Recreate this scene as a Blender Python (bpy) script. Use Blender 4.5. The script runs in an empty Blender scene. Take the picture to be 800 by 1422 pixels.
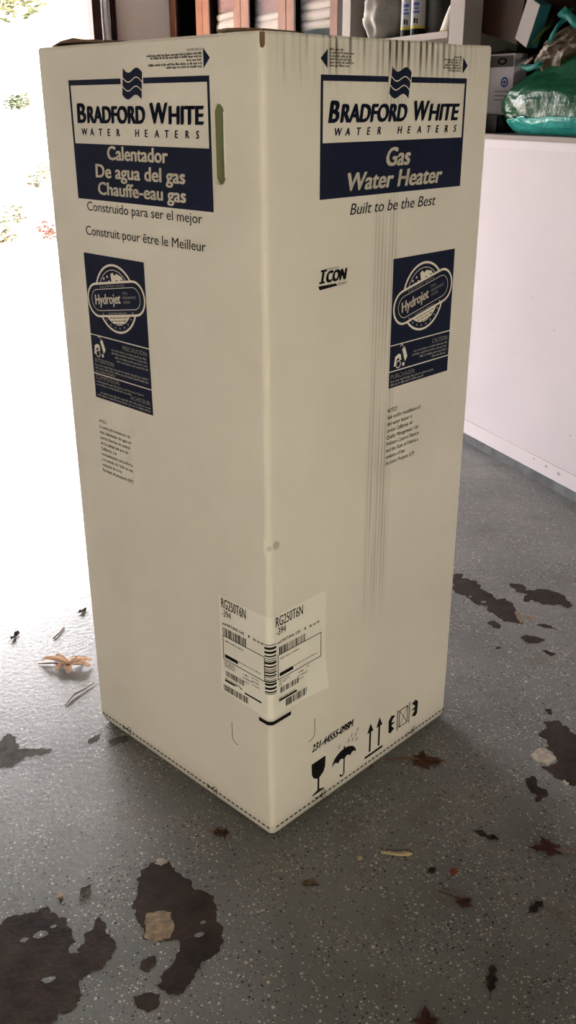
import bpy, bmesh, math, random
from mathutils import Vector, Matrix, noise

scene = bpy.context.scene
COL = scene.collection
PI = math.pi

# ------------------------------------------------------------------ camera
CAM_POS = Vector((-0.5647, -1.4392, 1.4086))
YAW, PITCH, ROLL, FPX = 0.39718, -0.40543, -0.00383, 1315.8
cd = bpy.data.cameras.new('camera')
cam = bpy.data.objects.new('camera', cd)
COL.objects.link(cam)
fw = Vector((math.sin(YAW) * math.cos(PITCH), math.cos(YAW) * math.cos(PITCH), math.sin(PITCH)))
rt = Vector((math.cos(YAW), -math.sin(YAW), 0))
up = rt.cross(fw)
r2 = rt * math.cos(ROLL) + up * math.sin(ROLL)
u2 = -rt * math.sin(ROLL) + up * math.cos(ROLL)
cam.matrix_world = Matrix(((r2.x, u2.x, -fw.x, CAM_POS.x), (r2.y, u2.y, -fw.y, CAM_POS.y),
                           (r2.z, u2.z, -fw.z, CAM_POS.z), (0, 0, 0, 1)))
cd.sensor_fit = 'VERTICAL'
cd.sensor_height = 36.0
cd.sensor_width = 36.0 * 800 / 1422
cd.lens = FPX / 1422 * 36.0
cd.clip_start = 0.02
cd.clip_end = 300
scene.camera = cam

# ------------------------------------------------------------------ world, sun, exposure
SKY = 1.0
world = bpy.data.worlds.new('sky')
scene.world = world
world.use_nodes = True
bgn = world.node_tree.nodes['Background']
bgn.inputs['Color'].default_value = (1.0, 0.965, 0.99, 1)
bgn.inputs['Strength'].default_value = SKY

sd = bpy.data.lights.new('sun', 'SUN')
sd.energy = 1.6
sd.angle = 0.02
sd.color = (1.0, 0.95, 0.87)
sun = bpy.data.objects.new('sun', sd)
COL.objects.link(sun)
sun.rotation_euler = Vector((-0.12, -0.70, -1.0)).to_track_quat('-Z', 'Y').to_euler()
sun.location = (2, 12, 9)

vs = scene.view_settings
vs.view_transform = 'Standard'
vs.look = 'None'
vs.gamma = 1.0
vs.use_curve_mapping = False
vs.exposure = 5.35
try:
    scene.cycles.diffuse_bounces = 8
    scene.cycles.max_bounces = 12
except Exception:
    pass

# ------------------------------------------------------------------ helpers
def srgb(r, g, b):
    f = lambda c: (c / 255 / 12.92) if c / 255 <= 0.04045 else ((c / 255 + 0.055) / 1.055) ** 2.4
    return (f(r), f(g), f(b))

def mat(name, col, rough=0.6, metal=0.0, trans=0.0, bump=0.0, bscale=40.0, var=0.0, vscale=6.0, spec=None, sheen=0.0, alpha=1.0):
    m = bpy.data.materials.new(name)
    m.use_nodes = True
    nt = m.node_tree
    b = nt.nodes['Principled BSDF']
    b.inputs['Base Color'].default_value = (*col, 1)
    b.inputs['Roughness'].default_value = rough
    b.inputs['Metallic'].default_value = metal
    b.inputs['Transmission Weight'].default_value = trans
    b.inputs['Alpha'].default_value = alpha
    if spec is not None:
        b.inputs['Specular IOR Level'].default_value = spec
    tc = nt.nodes.new('ShaderNodeTexCoord')
    if var > 0:
        n = nt.nodes.new('ShaderNodeTexNoise')
        n.inputs['Scale'].default_value = vscale
        n.inputs['Detail'].default_value = 5
        nt.links.new(tc.outputs['Object'], n.inputs['Vector'])
        mp = nt.nodes.new('ShaderNodeMapRange')
        mp.inputs['From Min'].default_value = 0.3
        mp.inputs['From Max'].default_value = 0.7
        mp.inputs['To Min'].default_value = 1 - var
        mp.inputs['To Max'].default_value = 1 + var * 0.5
        nt.links.new(n.outputs['Fac'], mp.inputs['Value'])
        mx = nt.nodes.new('ShaderNodeMix')
        mx.data_type = 'RGBA'
        mx.blend_type = 'MULTIPLY'
        mx.inputs[0].default_value = 1
        mx.inputs[6].default_value = (*col, 1)
        nt.links.new(mp.outputs['Result'], mx.inputs[7])
        nt.links.new(mx.outputs[2], b.inputs['Base Color'])
    if bump > 0:
        n2 = nt.nodes.new('ShaderNodeTexNoise')
        n2.inputs['Scale'].default_value = bscale
        n2.inputs['Detail'].default_value = 4
        nt.links.new(tc.outputs['Object'], n2.inputs['Vector'])
        bp = nt.nodes.new('ShaderNodeBump')
        bp.inputs['Strength'].default_value = bump
        bp.inputs['Distance'].default_value = 0.01
        nt.links.new(n2.outputs['Fac'], bp.inputs['Height'])
        nt.links.new(bp.outputs['Normal'], b.inputs['Normal'])
    return m

def meta(o, label=None, cat=None, group=None, kind=None):
    if label: o['label'] = label
    if cat: o['category'] = cat
    if group: o['group'] = group
    if kind: o['kind'] = kind
    return o

def mobj(name, verts, faces, m, parent=None, smooth=False):
    me = bpy.data.meshes.new(name)
    me.from_pydata([tuple(v) for v in verts], [], [tuple(f) for f in faces])
    me.update()
    if m: me.materials.append(m)
    if smooth:
        for p in me.polygons: p.use_smooth = True
    o = bpy.data.objects.new(name, me)
    COL.objects.link(o)
    if parent: o.parent = parent
    return o

def bobj(name, bm, m, parent=None, smooth=False):
    me = bpy.data.meshes.new(name)
    bmesh.ops.recalc_face_normals(bm, faces=bm.faces[:])
    bm.to_mesh(me)
    bm.free()
    if m: me.materials.append(m)
    if smooth:
        for p in me.polygons: p.use_smooth = True
    o = bpy.data.objects.new(name, me)
    COL.objects.link(o)
    if parent: o.parent = parent
    return o

def empty(name, loc=(0, 0, 0), rz=0.0):
    o = bpy.data.objects.new(name, None)
    COL.objects.link(o)
    o.location = loc
    o.rotation_euler = (0, 0, rz)
    o.empty_display_size = 0.05
    return o

def box_bm(x0, y0, z0, x1, y1, z1, bev=0.0, bm=None, mtx=None):
    new = bm is None
    if new: bm = bmesh.new()
    r = bmesh.ops.create_cube(bm, size=1)
    for v in r['verts']:
        v.co = Vector(((x0 + x1) / 2 + v.co.x * (x1 - x0), (y0 + y1) / 2 + v.co.y * (y1 - y0), (z0 + z1) / 2 + v.co.z * (z1 - z0)))
    if bev > 0:
        es = list({e for v in r['verts'] for e in v.link_edges})
        bmesh.ops.bevel(bm, geom=es, offset=bev, segments=2, profile=0.7, affect='EDGES')
    if mtx is not None:
        bmesh.ops.transform(bm, matrix=mtx, verts=bm.verts[:])
    return bm

def bx(name, a, b, m, parent=None, bev=0.0):
    return bobj(name, box_bm(*a, *b, bev=bev), m, parent)

def lathe(profile, seg=24, bm=None, off=(0, 0, 0)):
    if bm is None: bm = bmesh.new()
    rings = []
    for r, z in profile:
        rings.append([bm.verts.new((off[0] + r * math.cos(2 * PI * k / seg), off[1] + r * math.sin(2 * PI * k / seg), off[2] + z)) for k in range(seg)])
    for i in range(len(rings) - 1):
        for k in range(seg):
            bm.faces.new((rings[i][k], rings[i][(k + 1) % seg], rings[i + 1][(k + 1) % seg], rings[i + 1][k]))
    bm.faces.new(rings[0][::-1])
    bm.faces.new(rings[-1])
    return bm

def tube(path, rad, seg=6, bm=None):
    if bm is None: bm = bmesh.new()
    path = [Vector(p) for p in path]
    rads = rad if isinstance(rad, (list, tuple)) else [rad] * len(path)
    rings = []
    for i, p in enumerate(path):
        t = (path[min(i + 1, len(path) - 1)] - path[max(i - 1, 0)]).normalized()
        a = t.cross(Vector((0, 0, 1)))
        if a.length < 1e-3: a = t.cross(Vector((1, 0, 0)))
        a.normalize()
        b = t.cross(a)
        rings.append([bm.verts.new(p + (a * math.cos(2 * PI * k / seg) + b * math.sin(2 * PI * k / seg)) * rads[i]) for k in range(seg)])
    for i in range(len(rings) - 1):
        for k in range(seg):
            bm.faces.new((rings[i][k], rings[i][(k + 1) % seg], rings[i + 1][(k + 1) % seg], rings[i + 1][k]))
    bm.faces.new(rings[0][::-1])
    bm.faces.new(rings[-1])
    return bm

# ------------------------------------------------------------------ materials
M = {}
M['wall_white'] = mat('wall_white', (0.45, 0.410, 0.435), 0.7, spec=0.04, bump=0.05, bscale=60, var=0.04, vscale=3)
M['drywall'] = mat('drywall', (0.52, 0.475, 0.455), 0.8, var=0.06, vscale=2)
M['ceiling'] = mat('ceiling', (0.09, 0.085, 0.075), 0.9)  # kept dark so it bounces little light onto the floor
M['rear'] = mat('rear', (0.28, 0.27, 0.25), 0.9)
M['left'] = mat('left', (0.56, 0.535, 0.525), 0.85)
M['curb'] = mat('curb', (0.11, 0.113, 0.12), 0.9, spec=0.05, bump=0.4, bscale=50, var=0.3, vscale=14)
M['trim'] = mat('trim', (0.48, 0.438, 0.462), 0.7, spec=0.04, var=0.03)
M['seam'] = mat('seam', (0.25, 0.22, 0.22), 0.8)
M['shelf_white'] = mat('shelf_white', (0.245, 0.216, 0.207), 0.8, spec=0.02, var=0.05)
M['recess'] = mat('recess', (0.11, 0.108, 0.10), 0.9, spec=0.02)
M['dark_timber'] = mat('dark_timber', (0.020, 0.009, 0.007), 0.7, spec=0.05, var=0.3, vscale=12)
M['steel'] = mat('steel', (0.55, 0.56, 0.60), 0.35, metal=0.9)
M['wood'] = mat('wood', (0.120, 0.046, 0.024), 0.6, spec=0.04, var=0.25, vscale=9, bump=0.05)
M['wood_shaded'] = mat('wood_shaded', (0.012, 0.006, 0.005), 0.7, spec=0.03)  # wood darkened to carry the shade of reveals and gap
M['black_inside'] = mat('black_inside', (0.006, 0.006, 0.0065), 0.9, spec=0.0)
M['glass'] = mat('glass', (1, 1, 1), 0.02, trans=1.0)
M['shade_pale'] = mat('shade_pale', (0.27, 0.205, 0.19), 0.8, spec=0.05, bump=0.05)
M['shade_mauve'] = mat('shade_mauve', (0.16, 0.085, 0.080), 0.85, spec=0.03, var=0.15, vscale=30)

def floor_material():
    m = bpy.data.materials.new('epoxy_floor')
    m.use_nodes = True
    nt = m.node_tree
    N, Lk = nt.nodes.new, nt.links.new
    b = nt.nodes['Principled BSDF']
    tc = N('ShaderNodeTexCoord')
    big = N('ShaderNodeTexNoise'); big.inputs['Scale'].default_value = 3.2; big.inputs['Detail'].default_value = 6
    Lk(tc.outputs['Object'], big.inputs['Vector'])
    ramp = N('ShaderNodeValToRGB')
    ramp.color_ramp.elements[0].position = 0.3; ramp.color_ramp.elements[0].color = (0.098, 0.100, 0.096, 1)
    ramp.color_ramp.elements[1].position = 0.7; ramp.color_ramp.elements[1].color = (0.165, 0.162, 0.162, 1)
    Lk(big.outputs['Fac'], ramp.inputs['Fac'])
    # colour flakes, denser in clusters
    clus = N('ShaderNodeTexNoise'); clus.inputs['Scale'].default_value = 7; clus.inputs['Detail'].default_value = 3
    Lk(tc.outputs['Object'], clus.inputs['Vector'])
    cur = ramp.outputs['Color']
    wob = N('ShaderNodeTexNoise'); wob.inputs['Scale'].default_value = 160
    Lk(tc.outputs['Object'], wob.inputs['Vector'])
    wv = N('ShaderNodeMixRGB') if False else N('ShaderNodeVectorMath')
    wv.operation = 'MULTIPLY_ADD'
    Lk(wob.outputs['Color'], wv.inputs[0]); wv.inputs[1].default_value = (0.006, 0.006, 0.006)
    Lk(tc.outputs['Object'], wv.inputs[2])
    for sc_, lo, hi, keep, pal in ((150.0, 0.26, 0.34, 0.52, [(0, (0.02, 0.02, 0.02)), (0.44, (0.02, 0.018, 0.016)), (0.45, (0.42, 0.40, 0.36)), (0.8, (0.52, 0.49, 0.43)), (0.81, (0.40, 0.33, 0.22))]),
                                   (98.0, 0.24, 0.32, 0.64, [(0, (0.42, 0.40, 0.36)), (0.45, (0.52, 0.49, 0.42)), (0.46, (0.02, 0.02, 0.02)), (0.9, (0.03, 0.028, 0.025)), (0.91, (0.42, 0.34, 0.24))])):
        vo = N('ShaderNodeTexVoronoi'); vo.inputs['Scale'].default_value = sc_
        vo.voronoi_dimensions = '2D'
        Lk(wv.outputs[0], vo.inputs['Vector'])
        sepd = N('ShaderNodeSeparateColor'); Lk(vo.outputs['Color'], sepd.inputs['Color'])
        szr = N('ShaderNodeMapRange'); szr.inputs['To Min'].default_value = 2.6; szr.inputs['To Max'].default_value = 0.95
        Lk(sepd.outputs['Blue'], szr.inputs['Value'])
        dsz = N('ShaderNodeMath'); dsz.operation = 'MULTIPLY'
        Lk(vo.outputs['Distance'], dsz.inputs[0]); Lk(szr.outputs['Result'], dsz.inputs[1])
        dm = N('ShaderNodeMapRange'); dm.inputs['From Min'].default_value = lo; dm.inputs['From Max'].default_value = hi
        dm.inputs['To Min'].default_value = 1; dm.inputs['To Max'].default_value = 0
        Lk(dsz.outputs[0], dm.inputs['Value'])
        sep = N('ShaderNodeSeparateColor'); Lk(vo.outputs['Color'], sep.inputs['Color'])
        # presence: random + cluster
        ad = N('ShaderNodeMath'); ad.operation = 'MULTIPLY_ADD'
        Lk(clus.outputs['Fac'], ad.inputs[0]); ad.inputs[1].default_value = -1.5; ad.inputs[2].default_value = keep + 0.75 + 0.06
        gt = N('ShaderNodeMath'); gt.operation = 'GREATER_THAN'
        Lk(sep.outputs['Red'], gt.inputs[0]); Lk(ad.outputs[0], gt.inputs[1])
        mu = N('ShaderNodeMath'); mu.operation = 'MULTIPLY'
        Lk(dm.outputs['Result'], mu.inputs[0]); Lk(gt.outputs[0], mu.inputs[1])
        pr = N('ShaderNodeValToRGB'); pr.color_ramp.interpolation = 'CONSTANT'
        els = pr.color_ramp.elements
        while len(els) < len(pal): els.new(0.5)
        for e, (pp, c) in zip(els, pal): e.position = pp; e.color = (*c, 1)
        Lk(sep.outputs['Green'], pr.inputs['Fac'])
        mx = N('ShaderNodeMix'); mx.data_type = 'RGBA'
        Lk(mu.outputs[0], mx.inputs[0]); Lk(cur, mx.inputs[6]); Lk(pr.outputs['Color'], mx.inputs[7])
        cur = mx.outputs[2]
    # faint brown grime
    gr = N('ShaderNodeTexNoise'); gr.inputs['Scale'].default_value = 9; gr.inputs['Detail'].default_value = 8
    Lk(tc.outputs['Object'], gr.inputs['Vector'])
    gm = N('ShaderNodeMapRange'); gm.inputs['From Min'].default_value = 0.56; gm.inputs['From Max'].default_value = 0.74
    gm.inputs['To Max'].default_value = 0.55
    Lk(gr.outputs['Fac'], gm.inputs['Value'])
    mx = N('ShaderNodeMix'); mx.data_type = 'RGBA'
    Lk(gm.outputs['Result'], mx.inputs[0]); Lk(cur, mx.inputs[6]); mx.inputs[7].default_value = (0.10, 0.085, 0.065, 1)
    Lk(mx.outputs[2], b.inputs['Base Color'])
    rr = N('ShaderNodeMapRange'); rr.inputs['To Min'].default_value = 0.26; rr.inputs['To Max'].default_value = 0.46; b.inputs['Specular IOR Level'].default_value = 0.34
    Lk(gr.outputs['Fac'], rr.inputs['Value']); Lk(rr.outputs['Result'], b.inputs['Roughness'])
    bn = N('ShaderNodeTexNoise'); bn.inputs['Scale'].default_value = 70; bn.inputs['Detail'].default_value = 4
    Lk(tc.outputs['Object'], bn.inputs['Vector'])
    bp = N('ShaderNodeBump'); bp.inputs['Strength'].default_value = 0.25; bp.inputs['Distance'].default_value = 0.004
    Lk(bn.outputs['Fac'], bp.inputs['Height']); Lk(bp.outputs['Normal'], b.inputs['Normal'])
    return m
M['floor'] = floor_material()

# ------------------------------------------------------------------ the garage shell
WX = 1.755          # side wall plane
FY = 6.40           # inner face of the front wall (door opening)
LEDGE = 1.30
CEIL = 2.70
def st(o, label, kind='structure'):
    o['kind'] = kind; o['label'] = label
    return o
floor = st(bx('floor', (-2.7, -3.6, -0.12), (2.5, 6.55, 0.0), M['floor']), 'grey epoxy garage floor with pale and black colour flakes')
st(bx('ceiling', (-2.8, -3.7, CEIL), (2.7, 6.65, CEIL + 0.1), M['ceiling']), 'dark garage ceiling')
st(bx('wall_left', (-2.8, -3.6, 0), (-2.7, 6.65, CEIL), M['left']), 'pale drywall of the far side of the garage')
st(bx('wall_rear', (-2.8, -3.7, 0), (2.6, -3.6, CEIL), M['rear']), 'tan rear wall of the garage')
# front wall: return beside the opening, far return and header
st(bx('wall_front', (1.29, FY, 0), (2.6, FY + 0.14, CEIL), M['drywall']), 'pale drywall return beside the garage door opening')
st(bx('wall_front_far', (-2.7, FY, 0), (-2.0, FY + 0.14, CEIL), M['drywall']), 'pale drywall return at the far side of the opening')
st(bx('trim_1', (-2.0, FY, 2.50), (1.29, FY + 0.14, CEIL), M['drywall']), 'pale header over the garage door opening')
st(bx('trim_2', (1.165, FY - 0.02, 0), (1.29, FY + 0.16, 2.50), M['dark_timber']), 'dark timber jamb of the garage door opening')
# door track
tr = empty('garage_door_track', (1.255, FY - 0.05, 0))
meta(tr, 'galvanised steel vertical garage door track on the dark jamb', 'door track')
b_ = bmesh.new()
box_bm(-0.028, -0.012, 0.05, -0.024, 0.028, 2.2, bm=b_)
box_bm(-0.028, 0.024, 0.05, 0.028, 0.028, 2.2, bm=b_)
box_bm(0.024, -0.012, 0.05, 0.028, 0.028, 2.2, bm=b_)
box_bm(-0.010, 0.004, 0.05, 0.010, 0.008, 2.2, bm=b_)
bobj('channel', b_, M['steel'], tr)
for z in (0.5, 1.2, 1.95):
    bx('bracket', (-0.028, 0.028, z), (0.085, 0.031, z + 0.06), M['steel'], tr)
bx('angle_iron', (0.068, -0.03, 0), (0.074, 0.03, 2.2), M['dark_timber'], tr)
bx('stop_strip', (0.045, -0.005, 0), (0.060, 0.030, 2.2), M['dark_timber'], tr)

# side wall: low panelled wall with ledge, recess above
wr = st(bx('wall_right', (WX, -3.6, 0.045), (WX + 0.05, 3.40, LEDGE - 0.018), M['wall_white']), 'white painted low side wall under the ledge')
st(bx('trim_3', (WX - 0.005, -3.6, 1.252), (WX, 3.40, LEDGE - 0.018), M['trim']), 'white trim board along the top of the low wall')
st(bx('trim_4', (WX - 0.006, -3.6, 0.045), (WX, 3.40, 0.105), M['trim']), 'white base board along the low wall')
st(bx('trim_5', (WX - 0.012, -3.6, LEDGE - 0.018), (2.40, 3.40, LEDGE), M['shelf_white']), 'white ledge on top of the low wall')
st(bx('baseboard_right', (WX + 0.004, -3.6, 0), (WX + 0.05, 3.40, 0.045), M['curb']), 'grey concrete kerb under the low wall')
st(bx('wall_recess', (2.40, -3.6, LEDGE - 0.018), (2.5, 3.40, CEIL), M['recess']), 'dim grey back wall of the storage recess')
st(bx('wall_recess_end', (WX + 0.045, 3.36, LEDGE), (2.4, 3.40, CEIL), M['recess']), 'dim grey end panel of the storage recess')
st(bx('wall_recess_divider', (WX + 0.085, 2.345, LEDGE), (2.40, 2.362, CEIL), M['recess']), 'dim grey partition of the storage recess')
# specks and nail marks on the low wall
rnd = random.Random(5)
for y, z, w in ((1.46, 0.62, .005), (1.62, 0.72, .004), (1.30, 0.25, .006), (1.34, 0.08, .012), (1.42, 0.085, .010), (1.50, 0.09, .007), (1.85, 0.55, .004), (2.03, 1.21, .008), (1.7, 0.48, .004)):
    mobj('scuff', [(WX - 0.0065, y - w, z), (WX - 0.0065, y, z + w * .8), (WX - 0.0065, y + w, z + .002), (WX - 0.0065, y + w * .3, z - w * .5)], [(0, 1, 2, 3)], M['seam'], wr)
# posts of the shelving
for i, (y0, y1, lab) in enumerate(((3.27, 3.36, 'white square shelf post beside the wood framed cabinet'), (2.235, 2.345, 'white square shelf post between spray cans and dark carton'))):
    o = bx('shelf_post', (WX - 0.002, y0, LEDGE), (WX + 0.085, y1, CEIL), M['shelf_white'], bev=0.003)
    meta(o, lab, 'post', 'shelf posts')
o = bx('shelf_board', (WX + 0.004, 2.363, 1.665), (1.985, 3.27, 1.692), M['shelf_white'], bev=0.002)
meta(o, 'white shelf board carrying spray cans and clear plastic bag', 'shelf')

# wall lamp on the rear wall: round back plate, arm and warm opal globe
lamp = empty('wall_lamp', (-0.75, -3.6, 0.80))
meta(lamp, 'opal globe wall lamp glowing warm on the rear wall', 'lamp')
bp_ = lathe([(0.06, 0.0), (0.06, 0.012), (0.03, 0.022)], 24)
bmesh.ops.rotate(bp_, verts=bp_.verts[:], cent=(0, 0, 0), matrix=Matrix.Rotation(-PI / 2, 3, 'X'))
bobj('back_plate', bp_, M['steel'], lamp)
bobj('arm', tube([(0, 0.02, 0), (0, 0.10, 0), (0, 0.15, 0.02), (0, 0.16, 0.06)], 0.009, 8), M['steel'], lamp)
BULB = bpy.data.materials.new('globe_glow'); BULB.use_nodes = True
BULB.node_tree.nodes['Principled BSDF'].inputs['Emission Color'].default_value = (1.0, 0.92, 0.68, 1)
BULB.node_tree.nodes['Principled BSDF'].inputs['Emission Strength'].default_value = 10.4
g_ = bmesh.new()
bmesh.ops.create_uvsphere(g_, u_segments=20, v_segments=12, radius=0.10)
bmesh.ops.translate(g_, verts=g_.verts[:], vec=(0, 0.16, 0.155))
bobj('globe', g_, BULB, lamp, smooth=True)

# ------------------------------------------------------------------ wood framed glazed cabinet along the side wall
def thin_glass():
    m = bpy.data.materials.new('pane_glass')
    m.use_nodes = True
    nt = m.node_tree
    nt.nodes.remove(nt.nodes['Principled BSDF'])
    out = [n for n in nt.nodes if n.type == 'OUTPUT_MATERIAL'][0]
    t = nt.nodes.new('ShaderNodeBsdfTransparent'); t.inputs['Color'].default_value = (0.93, 0.95, 0.94, 1)
    g = nt.nodes.new('ShaderNodeBsdfGlossy'); g.inputs['Roughness'].default_value = 0.03
    f = nt.nodes.new('ShaderNodeFresnel'); f.inputs['IOR'].default_value = 1.45
    mx = nt.nodes.new('ShaderNodeMixShader')
    du = nt.nodes.new('ShaderNodeMath'); du.operation = 'MULTIPLY'; du.inputs[1].default_value = 0.003   # mirror reflection turned down to almost nothing
    nt.links.new(f.outputs[0], du.inputs[0]); nt.links.new(du.outputs[0], mx.inputs[0]); nt.links.new(t.outputs[0], mx.inputs[1]); nt.links.new(g.outputs[0], mx.inputs[2])
    nt.links.new(mx.outputs[0], out.inputs['Surface'])
    return m
M['pane'] = thin_glass()
CT = 2.30
cab = empty('glazed_cabinet', (WX, 4.9, 0))
meta(cab, 'built-in wood framed cabinet with four tall glass doors', 'cabinet')
def cbx(name, x0, y0, z0, x1, y1, z1, m, parent=cab, bev=0.0):
    o = bobj(name, box_bm(x0, y0 - 4.9, z0, x1, y1 - 4.9, z1, bev=bev), m, parent)
    return o
cb = bmesh.new()
for a in ((0.58, 3.40, 0.0, 0.60, FY, CT), (0.03, 3.40, CT - 0.03, 0.60, FY, CT), (0.03, 3.40, 0, 0.60, FY, 0.08), (0.03, FY - 0.02, 0, 0.60, FY, CT), (0.03, 3.40, 0, 0.60, 3.42, CT)):
    box_bm(a[0], a[1] - 4.9, a[2], a[3], a[4] - 4.9, a[5], bm=cb)
bobj('carcass', cb, M['black_inside'], cab)
cbx('gap_shade', 0.0, 3.365, 0, 0.03, 3.418, CT, M['wood_shaded'])  # dark strip imitates the shaded gap beside the post
doors = [(6.394, 6.225, 5.736, 5.591), (5.591, 5.451, 4.962, 4.83), (4.83, 4.69, 4.212, 4.095), (4.095, 3.981, 3.512, 3.418)]
for (a, b, c, d) in doors:
    g = 0.004
    # the far stile is the door's root piece, other pieces are its sub-parts
    dd = cbx('door', 0.0, b, 0.02, 0.03, a - g, CT - 0.01, M['wood'], bev=0.003)
    cbx('stile', 0.0, d + g, 0.02, 0.03, c, CT - 0.01, M['wood'], dd, bev=0.003)
    cbx('rail', 0.0, c, 0.02, 0.03, b, 0.20, M['wood'], dd)
    cbx('rail', 0.0, c, CT - 0.10, 0.03, b, CT - 0.01, M['wood'], dd)
    cbx('reveal_shade', 0.001, b - 0.022, 0.20, 0.030, b, CT - 0.10, M['wood_shaded'], dd)  # dark strip imitates shade on the reveal of the pane opening
    cbx('pane', 0.018, c, 0.20, 0.021, b - 0.022, CT - 0.10, M['pane'], dd)
    hb = tube([(-0.002, c - 0.03 - 4.9, 0.95), (-0.03, c - 0.03 - 4.9, 0.97), (-0.03, c - 0.03 - 4.9, 1.08), (-0.002, c - 0.03 - 4.9, 1.10)], 0.005)
    bobj('handle', hb, M['steel'], dd)

def shade(y0, y1, zm, folds, label, seed):
    t = empty('pleated_shade', (WX + 0.062, (y0 + y1) / 2, zm - sum(folds)))
    meta(t, label, 'shade', 'pleated shades behind the cabinet glass')
    base = Vector(t.location)
    def strip(name, ztop, zbot, depth, m, wave, arch=0.0):
        n = 26
        vs_, fs = [], []
        for i in range(n + 1):
            u = i / n
            y = y0 + (y1 - y0) * u
            w = wave * math.sin(u * 5.0 + seed) + arch * (1 - (2 * u - 1) ** 2) - (0.012 * u if arch else 0)
            for k in range(7):
                v = k / 6
                z = ztop + (zbot + w - ztop) * v
                x = WX + 0.062 - depth * math.sin(PI * min(1, v * 1.02)) ** 0.8
                vs_.append(Vector((x, y, z)) - base)
            for k in range(7):
                v = 1 - k / 6
                z = ztop + (zbot + w - ztop) * v
                vs_.append(Vector((WX + 0.066, y, z)) - base)
        c = 14
        for i in range(n):
            for k in range(c):
                fs.append((i * c + k, i * c + (k + 1) % c, (i + 1) * c + (k + 1) % c, (i + 1) * c + k))
        return mobj(name, vs_, fs, m, t, smooth=True)
    strip('upper_panel', 2.2, zm, 0.004, M['shade_mauve'], 0.003)
    z = zm + 0.004
    for k, h in enumerate(folds):
        last = k == len(folds) - 1
        strip('fold', z, z - h - 0.004, 0.014 + 0.004 * k, M['shade_pale'], 0.004, 0.016 if last else 0)
        z -= h
shade(5.00, 5.43, 1.975, (0.040, 0.085, 0.10, 0.10), 'pale pleated fabric shade with mauve top, farthest along the cabinet glass', 0.4)
shade(4.28, 4.84, 1.915, (0.036, 0.085, 0.10, 0.10), 'pale pleated fabric shade with mauve top in the third cabinet door', 1.9)
shade(3.56, 4.10, 1.925, (0.042, 0.052, 0.050), 'short pale pleated fabric shade nearest the white shelf post', 3.6)
st(bx('wall_right_upper', (WX, 3.40, CT), (2.5, FY, CEIL), M['drywall']), 'pale drywall over the glazed cabinet')

# ------------------------------------------------------------------ the carton
TH, W, H, RC = 0.39663, 0.608, 1.509, 0.012
NAVY = mat('print_navy', (0.013, 0.017, 0.042), 0.7, spec=0.08, var=0.12, vscale=40)
CREAM = mat('print_gap', (0.82, 0.77, 0.68), 0.7)
BLACK = mat('print_black', (0.008, 0.008, 0.009), 0.7, spec=0.08)
FADE = mat('print_small', (0.022, 0.021, 0.021), 0.7, spec=0.1)
FADEC = mat('print_small_pale', (0.30, 0.28, 0.26), 0.7)
KRAFT = mat('kraft', (0.16, 0.095, 0.05), 0.85, var=0.25, vscale=30)

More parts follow.
